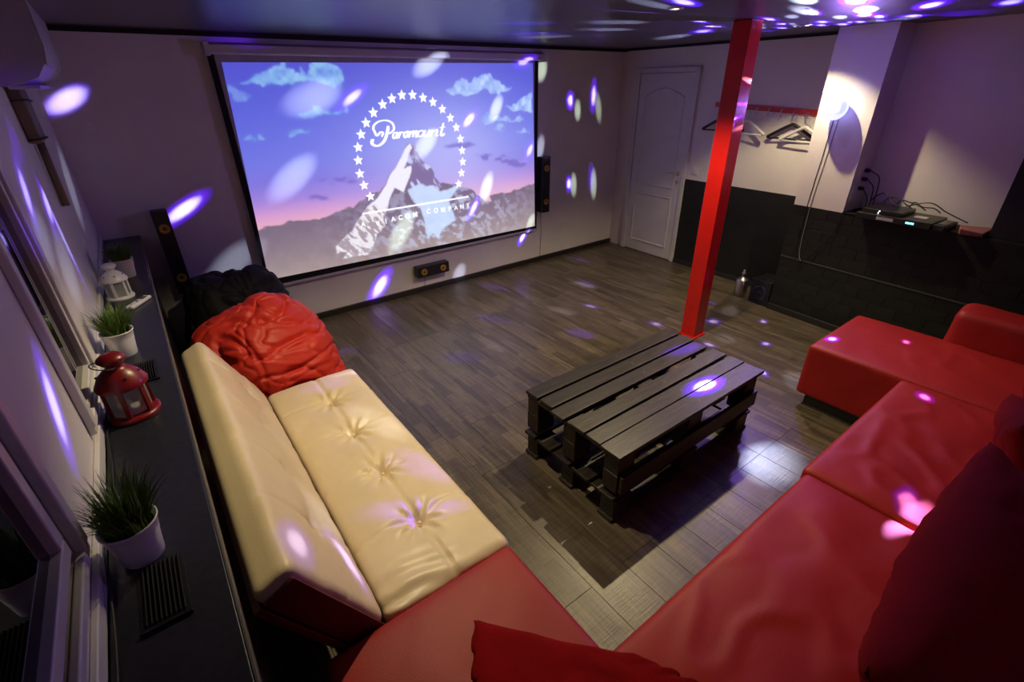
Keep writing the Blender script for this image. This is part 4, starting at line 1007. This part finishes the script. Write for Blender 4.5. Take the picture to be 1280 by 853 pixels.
lantern((.086, -1.40, 1.0), .88, M_pot, 'small white metal lantern with glass panes beside the remote', .2)
lantern((.093, -2.655, 1.0), 1.08, M_redlan, 'dark red metal lantern with a white candle on the ledge', .35)

# remote
rm = thing('remote_control', (.155, -1.56, 1.0), 'white remote control lying on the ledge near the white lantern', 'remote control')
TR_ = Matrix.Translation((.155, -1.56, 1.0)) @ Matrix.Rotation(math.radians(-33), 4, 'Z')
MB(TR_).box(-.019, .019, -.075, .075, .001, .018).build('body', M_pot, rm, bevel=.006)
MB(TR_).box(-.012, .012, .02, .055, .018, .0195).build('display', M_ledgeedge, rm)
MB(TR_).lathe([(.007, .018), (.006, .0205)], (0, -.01, 0), 12).build('button', M_redlan, rm)
tag(MB().tube(crom([(.03, -2.50, 1.006), (.028, -2.62, 1.03), (.022, -2.78, 1.012), (.03, -2.95, 1.006), (.024, -3.15, 1.006), (.02, -3.30, 1.03), (.028, -3.6, 1.006), (.02, -4.2, 1.006)], 8), .003, 6).build('power_cable', M_cable), 'thin black cable lying along the wall side of the ledge', 'cable')

# ------------------------------------------------------------------ air conditioner
ac = thing('air_conditioner', (.1, -1.7, 1.94), 'white wall-mounted air conditioner under the ceiling, top left', 'air conditioner')
prof = [(0, 1.955)] + [(.07, 1.948), (.12, 1.955), (.165, 1.975), (.19, 2.01), (.2, 2.06), (.2, 2.19), (.19, 2.215), (.165, 2.228), (0, 2.23)]
MB().extrude_y(prof, -2.1, -1.235, True).build('housing', M_ac, ac)
MB().extrude_y([(x_ + (.006 if x_ > .05 else 0), z_) for x_, z_ in prof[4:8]] + [(.17, 2.215), (.17, 2.02)], -2.085, -1.29).build('front_cover', M_ac, ac)
MB().box(.075, .155, -2.05, -1.28, 1.940, 1.952).build('air_flap', M_ac, ac, bevel=.003)
MB().lathe([(.003, .2), (.002, .203)], (0, -1.262, 2.10), 8, 'x').build('indicator_light', M_led, ac)
ad = thing('pipe_duct', (.03, -1.2, 1.7), 'brown wrapped pipe duct under the air conditioner', 'pipe')
MB().box(0.001, .045, -1.42, -1.20, 1.735, 1.944).build('duct_cover', M_trunk, ad, bevel=.008)
MB().tube([(.022, -1.26, 1.74), (.02, -1.26, 1.62), (.018, -1.27, 1.45)], .016, 10).build('pipe', M_trunk, ad)
for z_ in (1.75, 1.90): MB().tube([(.002, -1.435, z_), (.05, -1.43, z_ + .004), (.055, -1.3, z_), (.05, -1.19, z_ - .004), (.002, -1.185, z_)], .004, 6).build('cable_tie', M_cable, ad)

# ------------------------------------------------------------------ coat rail and hangers
def RWP(x, y, z): return RW @ Vector((x, y, z))
rl = thing('coat_rail', RWP(.01, 1.86, 1.70), 'red wooden coat rail with a row of metal hooks on the right wall', 'coat rail')
MB(RW).add([(.0, 1.31, 1.712), (.018, 1.31, 1.712), (.018, 1.31, 1.757), (0, 1.31, 1.757), (0, 2.47, 1.655), (.018, 2.47, 1.655), (.018, 2.47, 1.702), (0, 2.47, 1.702)],
           [(0, 1, 2, 3), (4, 7, 6, 5), (0, 4, 5, 1), (1, 5, 6, 2), (2, 6, 7, 3), (3, 7, 4, 0)]).build('board', M_redwood, rl, bevel=.003)
HK = [1.42 + .118 * k for k in range(9)]
def railz(y): return 1.734 - .0483 * (y - 1.31) - .0
for y in HK:
    z = railz(y)
    hk = MB(RW); hk.tube(crom([(.018, y, z + .008), (.035, y, z - .005), (.036, y, z - .035), (.050, y, z - .045), (.062, y, z - .03)], 5), .004, 6)
    hk.tube(crom([(.018, y, z - .01), (.026, y, z - .05), (.038, y, z - .062), (.046, y, z - .05)], 5), .0035, 6); hk.lathe([(.009, .018), (.009, .021)], (0, y, z), 10, 'x'); hk.build('hook', M_chrome, rl)
def hanger(y, m, label, tilt=0, x=.036, drop=0):
    z = railz(y) - .045 + .012 - drop
    R0 = RW @ Matrix.Translation((x, y, z)) @ Matrix.Rotation(tilt, 4, 'Z')
    t = thing('coat_hanger', R0 @ Vector((0, 0, 0)), label, 'hanger', 'coat hangers on the red rail')
    hk = [(0, .0 + .022 * math.sin(a), -.022 + .022 * math.cos(a)) for a in [math.radians(d) for d in range(-100, 171, 30)]]
    hk = hk + [(0, .0, -.05), (0, 0, -.085)]
    MB(R0).tube(crom(hk, 3), .0025, 6).build('wire_hook', M_chrome, t)
    sh = crom([(0, -.215, -.190), (0, -.195, -.178), (0, -.11, -.128), (0, -.035, -.088), (0, 0, -.074), (0, .035, -.088), (0, .11, -.128), (0, .195, -.178), (0, .215, -.190)], 4)
    MB(R0).tube(sh, [.010] * 2 + [.014] * (len(sh) - 4) + [.010] * 2, 8).build('shoulder_bar', m, t)
    MB(R0).tube([(0, -.205, -.196), (0, .205, -.196)], .007, 8).build('trouser_bar', m, t)
hanger(1.45, M_blk, 'black coat hanger at the door end of the red rail', .15)
hanger(1.72, M_greyhang, 'light grey coat hanger just right of the red post', -.15, .07)
hanger(2.15, M_blk, 'black coat hanger hanging left of the pier', .05)
hanger(2.28, M_greyhang, 'white coat hanger closest to the pier', -.05, .072, .01)

# ------------------------------------------------------------------ equipment on the counter
rc = thing('media_player', PW @ Vector((-.06, .8, .992)), 'flat black media receiver with lit display on the counter', 'media player')
TQ = PW @ Matrix.Translation((-.065, .84, .992)) @ Matrix.Rotation(math.radians(2), 4, 'Z')
MB(TQ).box(-.15, .16, -.30, .18, .002, .045).build('housing', M_blk, rc, bevel=.004)
MB(TQ).box(-.14, .12, -.28, -.02, .046, .075).build('top_unit', M_blk, rc, bevel=.004)
MB(TQ).box(.1605, .162, -.16, -.05, .012, .034).build('sticker', M_paper, rc)
MB(TQ).box(.1605, .1625, .03, .08, .018, .03).build('display', M_ledb, rc)
for dz in (0, .022): MB(TQ).lathe([(.004, .121), (.003, .124)], (0, -.17 + dz * .2, .052 + dz * .6), 8, 'x').build('indicator_light', M_led, rc)
MB(TQ).box(-.02, .05, .03, .11, .0455, .05).build('paper_slip', M_paper, rc)
rl2 = thing('receiver_box', PW @ Vector((-.06, 1.02, .992)), 'black box overhanging the counter edge beside the media receiver', 'box')
MB(PW).box(-.16, .07, 1.03, 1.10, .993, 1.03).build('housing', M_blk, rl2, bevel=.003); MB(PW).box(-.12, .03, 1.04, 1.09, 1.0305, 1.034).build('lid', M_ledgeedge, rl2)
cl = []
for k in range(4):
    y0 = .50 + .09 * k
    pts = [(-.20, y0, 1.075), (-.20, y0 + .02, 1.11), (-.17, y0 + .09, 1.15 - .02 * k), (-.13, y0 + .17, 1.10), (-.12, y0 + .22, 1.078)]
    cl.append(pts)
cb_ = MB(PW)
for p in cl: cb_.tube(crom(p, 8), .0045, 6)
cb_.tube(crom([(-.18, .75, 1.075), (-.15, .9, 1.13), (-.12, 1.02, 1.09), (-.10, 1.12, 1.06), (-.08, 1.17, 1.05)], 8), .004, 6)
tag(cb_.build('cable_bundle', M_cable), 'tangle of black cables looping above the media receiver', 'cable')
tag(MB(PW).add([(-.16, 1.115, .993), (.06, 1.18, .993), (.03, 1.30, .993), (-.16, 1.30, .993), (-.16, 1.115, 1.012), (.06, 1.18, 1.035), (.03, 1.30, 1.02), (-.16, 1.30, 1.03)],
   [(0, 1, 2, 3), (4, 7, 6, 5), (0, 4, 5, 1), (1, 5, 6, 2), (2, 6, 7, 3), (3, 7, 4, 0)]).build('folded_cloth', M_brown, bevel=.008), 'reddish brown folded cloth at the far right of the counter', 'cloth')
so = thing('wall_socket', PW @ Vector((-.06, .405, 1.12)), 'white wall socket on the side of the pier', 'socket')
MB(PW).box(-.09, -.02, .405, .415, 1.08, 1.20).build('plate', M_white, so, bevel=.002)
for k, (xx, zz) in enumerate(((-.16, 1.30), (-.15, 1.235), (-.14, 1.165))):
    lb = ['topmost black plug in the side of the pier', 'middle black plug in the side of the pier', 'lowest black plug in the side of the pier'][k]
    t = thing('power_plug', PW @ Vector((xx, .42, zz)), lb, 'plug', 'power plugs on the pier')
    MB(PW).lathe([(.016, .4055), (.016, .432), (.009, .445)], (xx, 0, zz), 14, 'y').build('plug_head', M_blk, t)
    MB(PW).tube(crom([(xx, .445, zz), (xx, .47 - .012 * k, zz - .01), (xx - .01, .52 - .02 * k, zz - .06), (xx - .01, .53 - .02 * k, 1.05), (xx - .01, .52 - .02 * k, 1.0)], 8), .004, 6).build('cord', M_cable, t)

# ------------------------------------------------------------------ hookah canister and subwoofer
cn = thing('steel_canister', (4.955, -2.20, 0), 'small shiny steel canister with a knob standing by the black wall', 'canister')
MB().lathe([(.058, 0), (.060, .004), (.060, .16), (.055, .168), (.028, .185), (.016, .195), (.013, .215), (.016, .222), (.024, .228), (.024, .234), (.010, .240), (.012, .262), (.001, .268)], (4.945, -2.15, 0), 28, caps=True).build('body', M_steel, cn)
MB().tube(crom([(4.895, -2.18, .150), (4.87, -2.205, .155), (4.86, -2.215, .14)], 5), .008, 8).build('spout', M_chrome, cn)
sw = thing('subwoofer', (5.0, -2.38, 0), 'black cube subwoofer on the floor beside the steel canister', 'speaker')
MB(PW).box(-.24, .012, -.205, -.004, .0, .245).build('cabinet', M_blk, sw, bevel=.006)
MB(PW).lathe([(.075, .012), (.075, .017), (.062, .017), (.03, .009), (.02, .013), (.002, .016)], (0, -.104, .115), 28, 'x', caps=False).build('driver', mat('glossy_cone', (.02, .02, .05), .15), sw)

# unmarked helper properties are dropped
for o in bpy.data.objects:
    if '_w' in o: del o['_w']
